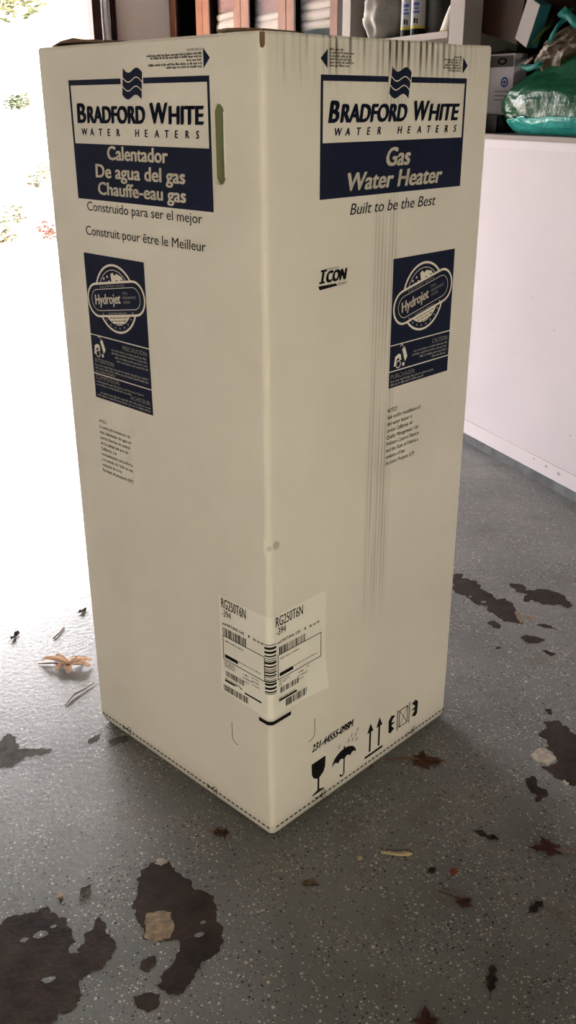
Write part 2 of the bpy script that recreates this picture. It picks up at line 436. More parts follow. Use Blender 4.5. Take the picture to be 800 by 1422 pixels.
def carton_material():
    m = bpy.data.materials.new('white_carton')
    m.use_nodes = True
    nt = m.node_tree
    N, Lk = nt.nodes.new, nt.links.new
    b = nt.nodes['Principled BSDF']
    b.inputs['Roughness'].default_value = 0.62
    tc = N('ShaderNodeTexCoord')
    sp = N('ShaderNodeSeparateXYZ'); Lk(tc.outputs['Object'], sp.inputs[0])
    def math_(op, a, bb=None, c=None):
        n = N('ShaderNodeMath'); n.operation = op
        for i, v in enumerate((a, bb, c)):
            if v is None: continue
            if isinstance(v, (int, float)): n.inputs[i].default_value = v
            else: Lk(v, n.inputs[i])
        return n.outputs[0]
    def rng(v, a, bb, c=0.0, d=1.0):
        n = N('ShaderNodeMapRange'); n.interpolation_type = 'SMOOTHSTEP'
        Lk(v, n.inputs['Value'])
        n.inputs['From Min'].default_value = a; n.inputs['From Max'].default_value = bb
        n.inputs['To Min'].default_value = c; n.inputs['To Max'].default_value = d
        return n.outputs['Result']
    X, Y, Z = sp.outputs
    per = math_('SUBTRACT', X, Y)                      # running coordinate along the perimeter
    flute = math_('SINE', math_('MULTIPLY', per, 2 * PI / 0.0098))
    bars = math_('SINE', math_('ADD', math_('MULTIPLY', per, 2 * PI / 0.0168), math_('MULTIPLY', Z, 6.0)))
    no = N('ShaderNodeTexNoise'); no.inputs['Scale'].default_value = 4; no.inputs['Detail'].default_value = 6
    Lk(tc.outputs['Object'], no.inputs['Vector'])
    mapv = N('ShaderNodeMapping'); mapv.inputs['Scale'].default_value = (60, 60, 3.0)
    Lk(tc.outputs['Object'], mapv.inputs['Vector'])
    ns = N('ShaderNodeTexNoise'); ns.inputs['Scale'].default_value = 1; ns.inputs['Detail'].default_value = 3
    Lk(mapv.outputs['Vector'], ns.inputs['Vector'])
    # base colour
    r = N('ShaderNodeValToRGB')
    r.color_ramp.elements[0].position = 0.3; r.color_ramp.elements[0].color = (0.735, 0.695, 0.645, 1)
    r.color_ramp.elements[1].position = 0.7; r.color_ramp.elements[1].color = (0.80, 0.757, 0.705, 1)
    Lk(no.outputs['Fac'], r.inputs['Fac'])
    # rubbed dirt on the flutes: a long vertical streak and the upper rim of the right face
    onR = math_('LESS_THAN', Y, 0.004)
    s1 = math_('MULTIPLY', rng(X, 0.262, 0.284), rng(X, 0.352, 0.334))
    z1 = math_('MULTIPLY', rng(Z, 0.36, 0.46), rng(Z, 1.30, 1.20))
    n1 = rng(no.outputs['Fac'], 0.36, 0.58, 0.35, 1.0)
    fl = rng(flute, -0.4, 0.9, 0.28, 1.0)
    streak = math_('MULTIPLY', math_('MULTIPLY', math_('MULTIPLY', s1, z1), math_('MULTIPLY', n1, fl)), rng(ns.outputs['Fac'], 0.36, 0.60, 0.30, 1.15))
    s2 = math_('MULTIPLY', rng(X, 0.0, 0.04), rng(X, 0.60, 0.36, 0.10, 1.0))
    z2 = math_('MULTIPLY', rng(Z, 1.425, 1.500), rng(ns.outputs['Fac'], 0.38, 0.60, 0.10, 1.0))
    rim = math_('MULTIPLY', math_('MULTIPLY', s2, z2), rng(bars, -0.3, 0.8, 0.12, 1.0))
    s3 = math_('MULTIPLY', rng(X, 0.27, 0.31), rng(X, 0.36, 0.32))
    mid = math_('MULTIPLY', math_('MULTIPLY', s3, rng(Z, 1.33, 1.45)), fl)
    dirt = math_('MULTIPLY', onR, math_('MAXIMUM', math_('MULTIPLY', streak, 0.38), math_('MAXIMUM', math_('MULTIPLY', rim, 1.05), math_('MULTIPLY', mid, 0.35))))
    # darker towards the foot
    foot = math_('MULTIPLY', rng(Z, 0.05, 0.0), 0.35)
    dirt = math_('MAXIMUM', dirt, foot)
    # bruise on the edge
    vd = N('ShaderNodeVectorMath'); vd.operation = 'DISTANCE'
    Lk(tc.outputs['Object'], vd.inputs[0]); vd.inputs[1].default_value = (0.022, 0.0, 0.672)
    dirt = math_('MAXIMUM', dirt, rng(vd.outputs['Value'], 0.012, 0.004, 0, 0.45))
    vd2 = N('ShaderNodeVectorMath'); vd2.operation = 'DISTANCE'
    Lk(tc.outputs['Object'], vd2.inputs[0]); vd2.inputs[1].default_value = (0.006, 0.003, 0.669)
    dirt = math_('MAXIMUM', dirt, rng(vd2.outputs['Value'], 0.009, 0.003, 0, 0.40))
    mx = N('ShaderNodeMix'); mx.data_type = 'RGBA'
    Lk(dirt, mx.inputs[0]); Lk(r.outputs['Color'], mx.inputs[6]); mx.inputs[7].default_value = (0.075, 0.055, 0.035, 1)
    Lk(mx.outputs[2], b.inputs['Base Color'])
    bp = N('ShaderNodeBump'); bp.inputs['Strength'].default_value = 0.10; bp.inputs['Distance'].default_value = 0.002
    onL = math_('LESS_THAN', X, 0.002)
    def crease(c, w, z0, z1, a):
        g = math_('SUBTRACT', 1.0, rng(math_('ABSOLUTE', math_('SUBTRACT', Y, c)), 0.0, w))
        return math_('MULTIPLY', math_('MULTIPLY', g, math_('MULTIPLY', rng(Z, z0, z0 + 0.05), rng(Z, z1, z1 - 0.05))), a)
    hh = math_('ADD', math_('MULTIPLY', flute, 0.12), math_('MULTIPLY', ns.outputs['Fac'], 0.9))
    cr = math_('ADD', crease(0.115, 0.004, 0.20, 1.30, 14.0), math_('ADD', crease(0.455, 0.003, 0.02, 0.90, 5.0), crease(0.395, 0.003, 0.35, 1.2, 3.0)))
    hh = math_('ADD', hh, math_('MULTIPLY', cr, onL))
    Lk(hh, bp.inputs['Height']); Lk(bp.outputs['Normal'], b.inputs['Normal'])
    return m
CARTON = carton_material()

carton = empty('water_heater_carton', (0, 0, 0), TH)
meta(carton, 'tall white corrugated shipping carton with navy print standing on the floor', 'box')

def wrap(m, z, off):
    """perimeter coordinate m (right face > 0, left face < 0) to carton space"""
    if m >= RC: return Vector((m, -off, z))
    if m <= -RC: return Vector((-off, -m, z))
    al = (m / RC + 1) / 2 * PI / 2
    return Vector((RC - (RC + off) * math.cos(al), RC - (RC + off) * math.sin(al), z))

def body():
    # rounded square section lofted upwards
    def ring(inset):
        pts = []
        def side(p, d, n):
            for i in range(n): pts.append((p[0] + d[0] * i / n, p[1] + d[1] * i / n))
        L = W - 2 * RC
        n = 14
        cs = [((W - RC, RC), -PI / 2), ((W - RC, W - RC), 0), ((RC, W - RC), PI / 2), ((RC, RC), PI)]
        starts = [((RC, 0), (L, 0)), ((W, RC), (0, L)), ((W - RC, W), (-L, 0)), ((0, W - RC), (0, -L))]
        for (p, d), (c, a0) in zip(starts, cs):
            side(p, d, n)
            for k in range(6):
                a = a0 + PI / 2 * k / 5
                if k == 5: continue
                pts.append((c[0] + RC * math.cos(a), c[1] + RC * math.sin(a)))
        out = []
        for x, y in pts:
            cx = cy = W / 2
            f = 1 - inset / (W / 2)
            out.append((cx + (x - cx) * f, cy + (y - cy) * f))
        return out
    zs = [(0.0, 0.013), (0.003, 0.009), (0.009, 0.0045), (0.016, 0.0015), (0.026, 0.0)]
    zs += [(0.06 + 0.05 * i, 0.0) for i in range(29)]
    zs = [z for z in zs if z[0] < 1.44 and not 0.62 < z[0] < 0.73]
    zs += [(0.62 + 0.008 * i, 0.0) for i in range(15)]
    zs.sort()
    zs += [(1.46, 0), (1.49, 0), (H - 0.004, 0.0002), (H, 0.0025)]
    bm = bmesh.new()
    rings = []
    for zi, (z, ins) in enumerate(zs):
        vs_ = []
        for x, y in ring(ins):
            p = Vector((x, y, z))
            if zi >= len(zs) - 2:
                p.z += 0.0022 * noise.noise(Vector((x * 9, y * 9, 3)))
            # knock on the front edge
            d = (Vector((x, y)) - Vector((0, 0))).length
            if d < 0.06:
                k = math.exp(-((z - 0.676) / 0.014) ** 2) * math.exp(-(d / 0.014) ** 2)
                p.x += 0.0055 * k; p.y += 0.0055 * k
            vs_.append(bm.verts.new(p))
        rings.append(vs_)
    n = len(rings[0])
    for a, b in zip(rings[:-1], rings[1:]):
        for k in range(n):
            bm.faces.new((a[k], a[(k + 1) % n], b[(k + 1) % n], b[k]))
    bm.faces.new(rings[0][::-1]); bm.faces.new(rings[-1])
    return bm
bo = bobj('body', body(), CARTON, carton)
bo['label'] = 'white corrugated carton walls'
# hand hole: a real pocket cut through the left wall
HS0, HS1, HZ0, HZ1 = 0.4925, 0.5215, 1.290, 1.412
def obround(s0, s1, z0, z1, n=10):
    r = (s1 - s0) / 2; c = (s0 + s1) / 2
    pts = [(c + r * math.cos(PI * k / n), z1 - r + r * math.sin(PI * k / n)) for k in range(n + 1)]
    pts += [(c - r * math.cos(PI * k / n), z0 + r - r * math.sin(PI * k / n)) for k in range(n + 1)]
    return pts
cut = bmesh.new()
pts = obround(HS0, HS1, HZ0, HZ1)
a = [cut.verts.new((-0.02, W - s, z)) for s, z in pts]
b = [cut.verts.new((0.0072, W - s, z)) for s, z in pts]
cut.faces.new(a); cut.faces.new(b[::-1])
for k in range(len(pts)):
    cut.faces.new((a[k], b[k], b[(k + 1) % len(pts)], a[(k + 1) % len(pts)]))
co = bobj('cutter', cut, None)
md = bo.modifiers.new('hole', 'BOOLEAN'); md.operation = 'DIFFERENCE'; md.object = co; md.solver = 'EXACT'
bo.parent = None
bpy.context.view_layer.update()
ev = bo.evaluated_get(bpy.context.evaluated_depsgraph_get())
nm = bpy.data.meshes.new_from_object(ev)
bo.modifiers.clear()
bo.data = nm
bo.parent = carton
bpy.data.objects.remove(co)
for p in bo.data.polygons: p.use_smooth = False
GREEN = mat('insulation_green', (0.16, 0.18, 0.085), 0.8)
pts = obround(HS0 + 0.0003, HS1 - 0.0003, HZ0 + .0003, HZ1 - .0003)
hh = mobj('hand_hole', [(0.0066, W - s, z) for s, z in pts], [range(len(pts))], GREEN, carton)
hh['label'] = 'olive green lining seen inside the hand hole'
hl = []
for k in range(13):
    z = HZ0 + 0.012 + (HZ1 - HZ0 - 0.024) * k / 12
    w = 0.0008 + 0.0030 * math.sin(PI * k / 12) + 0.001 * math.sin(k * 2.3)
    hl.append((HS1 - 0.0008 - w * 0.15, z, w))
vs_, fs_ = [], []
for s, z, w in hl:
    vs_ += [(-0.0012, W - s, z), (0.004, W - s + w * 0.3, z), (-0.0002, W - s - w, z)]
for k in range(12):
    i = k * 3
    fs_ += [(i, i + 1, i + 4, i + 3), (i, i + 2, i + 5, i + 3)]
mobj('hole_lip', vs_, fs_, CREAM, hh)

# ---- printing
_tc = {}
def glyphs(s, bold=0, shear=0):
    key = (s, bold, shear)
    if key not in _tc:
        c = bpy.data.curves.new('t', 'FONT')
        c.body = s; c.resolution_u = 3; c.offset = bold; c.shear = shear; c.fill_mode = 'FRONT'
        o = bpy.data.objects.new('t', c)
        me = bpy.data.meshes.new_from_object(o)
        _tc[key] = ([(v.co.x, v.co.y) for v in me.vertices], [tuple(p.vertices) for p in me.polygons])
        bpy.data.objects.remove(o); bpy.data.curves.remove(c); bpy.data.meshes.remove(me)
    return _tc[key]
_hv = glyphs('H', 0, 0)[0]
CAP = max(v[1] for v in _hv) - min(v[1] for v in _hv)

class Print:
    def __init__(s, face, level=0):
        s.face, s.lv, s.v, s.f = face, level, [], []
        s.tf = lambda a, b: (a, b)
    def pt(s, a, z, lv=None):
        off = 0.0004 + 0.00013 * (s.lv if lv is None else lv)
        a, z = s.tf(a, z)
        if s.face == 'R': return (a, -off, z)
        if s.face == 'L': return (-off, W - a, z)
        return tuple(wrap(a, z, off))
    def poly(s, pts, lv=None):
        i = len(s.v)
        s.v += [s.pt(a, z, lv) for a, z in pts]
        s.f.append(tuple(range(i, i + len(pts))))
        return s
    def rect(s, a0, z0, a1, z1, lv=None):
        if s.face == 'W':
            n = max(1, int(abs(a1 - a0) / 0.002))
            for k in range(n):
                b0, b1 = a0 + (a1 - a0) * k / n, a0 + (a1 - a0) * (k + 1) / n
                s.poly([(b0, z0), (b1, z0), (b1, z1), (b0, z1)], lv)
            return s
        return s.poly([(a0, z0), (a1, z0), (a1, z1), (a0, z1)], lv)
    def line(s, pts, w, closed=False, lv=None):
        n = len(pts)
        for k in range(n if closed else n - 1):
            p, q = Vector(pts[k]), Vector(pts[(k + 1) % n])
            d = (q - p)
            if d.length < 1e-9: continue
            d.normalize(); nn = Vector((-d.y, d.x)) * w / 2; e = d * w * 0.25
            s.poly([p - nn - e, q - nn + e, q + nn + e, p + nn - e], lv)
        return s
    def disc(s, c, z, r, a0=0, a1=2 * PI, n=36, lv=None, ry=None):
        ry = ry or r
        m_ = n if a1 - a0 > 6.2 else n + 1
        return s.poly([(c + r * math.cos(a0 + (a1 - a0) * k / n), z + ry * math.sin(a0 + (a1 - a0) * k / n)) for k in range(m_)], lv)
    def text(s, t, a0, a1, z, cap, bold=0.0, shear=0.0, lv=None):
        """fit a line of lettering between a0 and a1 with its baseline at z"""
        v, f = glyphs(t, 0.0, 0.0)
        x0, x1 = min(p[0] for p in v), max(p[0] for p in v)
        bw = bold * cap * 1.35                      # stroke growth: the same outline laid again a hair aside
        k = (a1 - a0 - shear * cap - 2 * bw) / (x1 - x0)
        shifts = [(0, 0)] if bold <= 0 else ([(-bw, 0), (bw, 0)] if bold < 0.012 else [(-bw, -bw * .4), (-bw * .35, bw * .4), (bw * .35, -bw * .4), (bw, bw * .4)])
        for dx, dy in shifts:
            i = len(s.v)
            for x, y in v:
                yy = y * cap / CAP
                s.v.append(s.pt(a0 + bw + (x - x0) * k + yy * shear + dx, z + yy + dy, lv))
            s.f += [tuple(i + j for j in p) for p in f]
        return s
    def greek(s, a0, a1, z, h, seed, lv=None):
        """a row of print too small to read: word-sized dashes"""
        r = random.Random(seed)
        a = a0
        while a < a1 - h * 0.6:
            for _ in range(r.randint(2, 8)):
                if a > a1 - h * 0.35: break
                w = h * r.uniform(0.28, 0.42)
                z0 = z - (h * 0.18 if r.random() < 0.12 else 0)
                s.rect(a, z0, a + w, z + h * r.choice((0.55, 0.55, 0.6, 0.85)), lv)
                a += w + h * 0.13
            a += h * 0.45
        return s
    def build(s, name, m, parent, label=None):
        o = mobj(name, s.v, s.f, m, parent)
        if label: o['label'] = label
        return o

def flag(face, s0, s1, z0, z1, parent):
    """waving flag emblem with two pale wave lines"""
    def top(u): return z1 - (z1 - z0) * (0.14 * u + 0.10 * math.sin(u * 2 * PI))
    hgt = (z1 - z0) * 0.76
    n = 16
    lean = (s1 - s0) * 0.10
    def P_(u, v): return (s0 + (s1 - s0 - lean) * u + lean * (1 - v), top(u) - hgt * v)
    pr = Print(face, 3)
    pr.poly([P_(k / n, 0) for k in range(n + 1)] + [P_(1 - k / n, 1) for k in range(n + 1)])
    o = pr.build('flag_emblem', NAVY, parent)
    for v in (0.35, 0.68):
        q = Print(face, 4)
        q.line([P_(k / n, v) for k in range(n + 1)], 0.0016)
        q.build('flag_wave', CREAM, o) if False else None
    q = Print(face, 4)
    for v in (0.35, 0.68): q.line([P_(k / n, v) for k in range(n + 1)], 0.0016)
    return q

def brand(face, s0, s1, ztop, zband, zbot, fs0, fs1, bt, wt, tshear, product):
    pr = Print(face, 0)
    t = 0.006
    pr.rect(s0, zbot, s1, zband)
    pr.rect(s0, zband, s0 + t, ztop); pr.rect(s1 - t, zband, s1, ztop)
    pr.rect(s0 + t, ztop - 0.009, fs0 - 0.003, ztop); pr.rect(fs1 + 0.001, ztop - 0.009, s1 - t, ztop)
    o = pr.build('brand_panel', NAVY, carton, 'navy printed panel with the maker\'s name')
    pale = flag(face, fs0, fs1, 1.413, 1.468, o)
    # small capitals with tall initials
    a0, a1, zb, cap = bt
    L_ = a1 - a0
    p = Print(face, 2)
    sc = 0.84
    p.text('B', a0, a0 + L_ * 0.088, zb, cap, 0.06, tshear)
    p.text('RADFORD', a0 + L_ * 0.092 - tshear * cap * 0.8, a0 + L_ * 0.575, zb, cap * sc, 0.07, tshear)
    p.text('W', a0 + L_ * 0.600, a0 + L_ * 0.745, zb, cap, 0.06, tshear)
    p.text('HITE', a0 + L_ * 0.748 - tshear * cap * 0.8, a1, zb, cap * sc, 0.07, tshear)
    a0, a1, zb, cap = wt
    n = len('WATER HEATERS')
    for i, ch in enumerate('WATER HEATERS'):
        if ch == ' ': continue
        c = a0 + (a1 - a0) * i / (n - 1) * 0.975
        gv = glyphs(ch)[0]; gw = (max(q[0] for q in gv) - min(q[0] for q in gv)) * cap / CAP * 1.0 + tshear * cap + 0.0016
        p.text(ch, c, c + gw, zb, cap, 0.055, tshear)
    p.build('brand_lettering', NAVY, o)
    pale.build('flag_wave', CREAM, o)['kind'] = 'stuff'
    for (txt, a0, a1, zb, cap, sh) in product:
        Print(face, 4).text(txt, a0, a1, zb, cap, 0.045, sh).build('product_lettering', CREAM, o, 'cream lettering on the navy band')

brand('L', 0.100, 0.490, 1.452, 1.345, 1.247, 0.262, 0.321, (0.119, 0.475, 1.381, 0.0315), (0.129, 0.461, 1.3595, 0.0115), 0.06,
      [('Calentador', 0.204, 0.379, 1.3195, 0.0225, 0.05), ('De agua del gas', 0.164, 0.422, 1.288, 0.0225, 0.05), ('Chauffe-eau gas', 0.167, 0.422, 1.258, 0.0215, 0.05)])
brand('R', 0.128, 0.526, 1.453, 1.352, 1.265, 0.300, 0.359, (0.146, 0.509, 1.383, 0.0315), (0.160, 0.501, 1.3625, 0.0115), 0.18,
      [('Gas', 0.295, 0.370, 1.311, 0.029, 0.2), ('Water Heater', 0.191, 0.468, 1.2755, 0.0275, 0.2)])
Print('L', 1).text('Construido para ser el mejor', 0.127, 0.461, 1.2265, 0.0165, 0.008, 0.03).build('slogan_lettering', NAVY, carton)
Print('L', 1).text('Construit pour être le Meilleur', 0.116, 0.467, 1.1815, 0.0165, 0.008, 0.03).build('slogan_lettering', NAVY, carton)
Print('R', 1).text('Built to be the Best', 0.205, 0.452, 1.2355, 0.0185, 0.010, 0.25).build('slogan_lettering', NAVY, carton)

def seal(face, cs, cz, tilt, parent):
    ct, sn = math.cos(tilt), math.sin(tilt)
    def tf(a, b): return (cs + a * ct - b * sn, cz + a * sn + b * ct)
    def pill(hl, hh, n=12):
        return [(hl - hh + hh * math.cos(-PI / 2 + PI * k / n), hh * math.sin(-PI / 2 + PI * k / n)) for k in range(n + 1)] + \
               [(-hl + hh + hh * math.cos(PI / 2 + PI * k / n), hh * math.sin(PI / 2 + PI * k / n)) for k in range(n + 1)]
    c = Print(face); c.tf = tf
    nv = Print(face); nv.tf = tf
    c.disc(0, 0, 0.066, lv=3)
    nv.disc(0, 0, 0.0618, lv=4)
    c.line([(0.051 * math.cos(PI * k / 20), 0.004 + 0.051 * math.sin(PI * k / 20)) for k in range(21)], 0.0012, lv=5)
    c.disc(0, 0, 0.050, PI, 2 * PI, 24, lv=5)
    # stars and a pale waving field inside the upper half
    for i, (x, y) in enumerate(((-0.034, 0.030), (-0.022, 0.032), (-0.012, 0.034), (-0.028, 0.040), (-0.016, 0.043))):
        c.disc(x, y, 0.0026, 0.3, 0.3 + 2 * PI, 5, lv=5)
    c.poly([(-0.004, 0.034), (-0.004, 0.047), (0.003, 0.050), (0.008, 0.044), (0.016, 0.047), (0.022, 0.044), (0.030, 0.041), (0.036, 0.032), (0.028, 0.036), (0.022, 0.031), (0.012, 0.036), (0.006, 0.031)], lv=5)
    for k in range(3): nv.greek(-0.030 + 0.006 * k, 0.030 - 0.006 * k, -0.0405 - 0.006 * k + 0.004, 0.0034, 40 + k, lv=6)
    c.poly(pill(0.0945, 0.0335), lv=6)
    nv.poly(pill(0.0903, 0.0293), lv=7)
    c.line(pill(0.079, 0.0205), 0.0011, True, lv=8)
    c.text('Hydrojet', -0.070, 0.018, -0.008, 0.0185, 0.035, 0.15, lv=8)
    o = nv.build('seal_field', NAVY, parent)
    c.build('seal_emblem', CREAM, parent, 'cream outlined round emblem crossed by a tilted pill')
    f = Print(face, 8); f.tf = tf
    f.text('EQUIPPED WITH', -0.045, 0.035, 0.0232, 0.0036, 0.0)
    for k, t in enumerate(('TOTAL', 'PERFORMANCE', 'SYSTEM')):
        f.text(t, 0.024, 0.024 + (0.018, 0.042, 0.022)[k], 0.008 - 0.0085 * k, 0.0048, 0.0, 0.1)
    f.greek(-0.03, 0.03, -0.0275, 0.003, 3)
    for k in range(9):
        an = -PI * (0.16 + 0.68 * k / 8)
        f.disc(0.0558 * math.cos(an), 0.0558 * math.sin(an), 0.0021, n=8, lv=8)
    f.build('seal_small_print', FADEC, parent)

def handtruck(pr, s, z, k):
    """little pictogram of a carton being wheeled on a truck"""
    pr.poly([(s, z + .004 * k), (s + .003 * k, z + .020 * k), (s + .012 * k, z + .024 * k), (s + .018 * k, z + .022 * k), (s + .020 * k, z + .012 * k), (s + .015 * k, z + .013 * k), (s + .012 * k, z + .018 * k), (s + .007 * k, z + .014 * k), (s + .005 * k, z + .004 * k)])
    pr.poly([(s + .021 * k, z + .030 * k), (s + .028 * k, z + .034 * k), (s + .036 * k, z + .016 * k), (s + .030 * k, z + .008 * k)])
    c = (s + .012 * k, z + .006 * k)
    pr.line([(c[0] + .006 * k * math.cos(2 * PI * i / 14), c[1] + .006 * k * math.sin(2 * PI * i / 14)) for i in range(14)], .002, True)
    pr.disc(s + .026 * k, z + .004 * k, .0035 * k, n=10)
    pr.line([(s + .016 * k, z + .036 * k), (s + .020 * k, z + .040 * k), (s + .024 * k, z + .034 * k)], .0016)

# right face panel
def info_panel(face, s0, s1, z1, z0, lines, heads, rows, sealc, tilt, truck):
    o = Print(face, 0).rect(s0, z0, s1, z1).build('info_panel', NAVY, carton, 'navy printed panel with round emblem and small print')
    seal(face, sealc[0], sealc[1], tilt, o)
    p = Print(face, 2)
    for z in lines: p.rect(s0, z - 0.001, s1, z + 0.001)
    handtruck(p, *truck)
    p.build('panel_rules', CREAM, o)
    for (t, a0, a1, z, cap) in heads: Print(face, 2).text(t, a0, a1, z, cap, 0.02).build('panel_heading', FADEC, o)
    p = Print(face, 2)
    for i, (a0, a1, z) in enumerate(rows): p.greek(a0, a1, z, 0.0048, i + 7)
    p.build('panel_small_print', FADEC, o)['kind'] = 'stuff'
info_panel('R', 0.330, 0.5225, 1.1485, 0.903, (0.9865, 0.9355),
           [('CAUTION:', 0.464, 0.516, 0.970, 0.0085), ('PURCHASER:', 0.335, 0.412, 0.9205, 0.0085)],
           [(0.405, 0.516, 0.9625), (0.400, 0.516, 0.9555), (0.425, 0.516, 0.9485), (0.465, 0.516, 0.9415), (0.335, 0.475, 0.9135), (0.335, 0.44, 0.9070)],
           (0.4265, 1.0685), 0.215, (0.343, 0.940, 1.15))
info_panel('L', 0.102, 0.2925, 1.1465, 0.855, (0.9865, 0.9065),
           [('PRECAUCIÓN:', 0.208, 0.286, 0.9705, 0.0085), ('ATTENTION:', 0.109, 0.176, 0.9305, 0.0085), ('COMPRADOR:', 0.109, 0.190, 0.8955, 0.0085), ('ACHETEUR:', 0.222, 0.287, 0.8735, 0.0085)],
           [(0.170, 0.286, 0.9630), (0.170, 0.286, 0.9565), (0.180, 0.286, 0.9495), (0.185, 0.286, 0.9425), (0.109, 0.286, 0.9235), (0.109, 0.286, 0.9170), (0.109, 0.18, 0.9105),
            (0.109, 0.27, 0.8885), (0.109, 0.23, 0.8820), (0.120, 0.287, 0.8665), (0.109, 0.287, 0.8600)],
           (0.1975, 1.0675), 0.15, (0.110, 0.943, 1.1))

# notices
def block(face, lines, s0, s1, ztop, dz, cap, shear, name, m, widths):
    p = Print(face, 1)
    for k, t in enumerate(lines):
        p.text(t, s0, s0 + (s1 - s0) * widths[k], ztop - dz * k - cap, cap, 0.011, shear)
    return p.build(name, m, carton)
block('R', ['NOTICE:', 'Sale and/or installation of', 'this water heater in', 'certain California Air', 'Quality Management / Air', 'Pollution Control Districts', 'and the State of Utah is a', 'violation of law.', 'Excludes Propane (LP)'],
      0.329, 0.437, 0.862, 0.0137, 0.0078, 0.2, 'notice_lettering', FADE, [0.30, 1.0, 0.76, 0.80, 0.98, 1.0, 0.98, 0.60, 0.88])
block('L', ['AVISO:', 'La venta y/o instalación de', 'este calentador de agua en', 'ciertos Distritos de control', 'de la calidad del aire de', 'California, y la', 'contaminación atmosférica', 'y el estado de Utah es una', 'violación de la ley.', 'Excluye el propano (LP)'],
      0.105, 0.213, 0.808, 0.0122, 0.0068, 0.0, 'notice_lettering', FADE, [0.25, 0.98, 1.0, 0.95, 0.88, 0.5, 1.0, 1.0, 0.65, 0.97])
# handling arrows along the upper rim
def arrow(face, tip, base, z, hgt):
    Print(face, 1).poly([(tip, z), (base, z + hgt), (base, z - hgt)]).build('handling_arrow', NAVY, carton)
arrow('L', 0.493, 0.4775, 1.477, 0.0145)
arrow('R', 0.127, 0.1435, 1.476, 0.0140)
arrow('R', 0.5255, 0.5100, 1.474, 0.0135)
p = Print('L', 1)
p.text('ADVERTENCIA', 0.438, 0.475, 1.488, 0.0035)
for i, (a0, z) in enumerate(((0.335, 1.4825), (0.345, 1.4785), (0.437, 1.4735), (0.338, 1.4685), (0.385, 1.4640))): p.greek(a0, 0.475, z, 0.0040, i + 20)
p.build('handling_text', FADE, carton)
p = Print('R', 1)
for i, (a1, z) in enumerate(((0.180, 1.4880), (0.208, 1.4832), (0.200, 1.4786), (0.205, 1.4740), (0.208, 1.4694), (0.196, 1.4648))): p.greek(0.148, a1, z, 0.0040, i + 30)
p.build('handling_text', FADE, carton)
p = Print('R', 1)
for i, (a0, z) in enumerate(((0.482, 1.4860), (0.452, 1.4814), (0.462, 1.4770), (0.455, 1.4726), (0.452, 1.4682), (0.466, 1.4638))): p.greek(a0, 0.506, z, 0.0040, i + 50)
p.build('handling_text', FADE, carton)
# system logo
p = Print('R', 1)
p.poly([(0.1325, 1.1280), (0.1385, 1.1280), (0.1430, 1.1505), (0.1370, 1.1505)])
p.poly([(0.1285, 1.1280), (0.1425, 1.1280), (0.1432, 1.1315), (0.1292, 1.1315)])
p.poly([(0.1325, 1.1475), (0.1475, 1.1475), (0.1480, 1.1510), (0.1330, 1.1510)])
p.text('CON', 0.1440, 0.2015, 1.1290, 0.0180, 0.085, 0.2)
p.poly([(0.126, 1.1245), (0.172, 1.1245), (0.176, 1.1200), (0.130, 1.1175)])
p.text('BRADFORD WHITE', 0.143, 0.178, 1.1495, 0.0030, 0.0, 0.2)
p.text('System', 0.177, 0.200, 1.1205, 0.0050, 0.0, 0.2)
p.build('system_logo', BLACK, carton)

# shipping symbols
p = Print('R', 1)
p.text('231-44555-098M', 0.119, 0.254, 0.1575, 0.0175, 0.045, 0.2)
p.build('part_number', BLACK, carton)
p = Print('R', 1)        # fragile glass
g0, g1 = 0.119, 0.163
gc = (g0 + g1) / 2
p.poly([(g0, 0.127), (g1, 0.127), (g1 - 0.001, 0.100), (g1 - 0.006, 0.088), (gc + 0.004, 0.080), (gc - 0.004, 0.080), (g0 + 0.006, 0.088), (g0 + 0.001, 0.100)])
p.rect(gc - 0.003, 0.048, gc + 0.003, 0.081)
p.poly([(gc - 0.020, 0.041), (gc + 0.020, 0.041), (gc + 0.019, 0.044), (gc + 0.004, 0.049), (gc - 0.004, 0.049), (gc - 0.019, 0.044)])
p.build('glass_symbol', BLACK, carton)
p = Print('R', 1)        # keep dry umbrella
uc, uz, ur = 0.2245, 0.082, 0.040
can = [(uc + ur * math.cos(PI - PI * k / 18), uz + 0.030 * math.sin(PI - PI * k / 18)) for k in range(19)]
sc_ = []
for j in range(4):
    x1, x0 = uc + ur - j * ur / 2, uc + ur - (j + 1) * ur / 2
    for k in range(1, 6):
        sc_.append((x1 + (x0 - x1) * k / 6, uz + 0.007 * math.sin(PI * k / 6)))
    if j < 3: sc_.append((x0, uz))
p.poly(can + sc_)
p.rect(uc - 0.0022, 0.048, uc + 0.0022, 0.118)
p.line([(uc - 0.006 + 0.0065 * math.cos(a), 0.048 + 0.0065 * math.sin(a)) for a in [0 - PI * k / 8 for k in range(9)]], 0.0042)
for (x, z) in ((0.205, 0.122), (0.236, 0.122), (0.246, 0.131), (0.250, 0.118), (0.260, 0.126), (0.266, 0.136), (0.263, 0.112)):
    p.line([(x, z), (x + 0.004, z + 0.007)], 0.0024)
p.build('umbrella_symbol', BLACK, carton)
p = Print('R', 1)        # this way up
for c in (0.313, 0.345):
    p.rect(c - 0.0032, 0.054, c + 0.0032, 0.112)
    p.poly([(c - 0.011, 0.108), (c + 0.011, 0.108), (c, 0.132)])
p.rect(0.296, 0.042, 0.360, 0.0485)
p.build('arrows_symbol', BLACK, carton)
p = Print('R', 1)        # clamp here
p.rect(0.4105, 0.060, 0.4135, 0.118); p.rect(0.4555, 0.060, 0.4585, 0.118)
p.line([(0.419, 0.066), (0.450, 0.066), (0.450, 0.112), (0.419, 0.112)], 0.0026, True)
p.line([(0.419, 0.066), (0.450, 0.112)], 0.0018); p.line([(0.419, 0.112), (0.450, 0.066)], 0.0018)
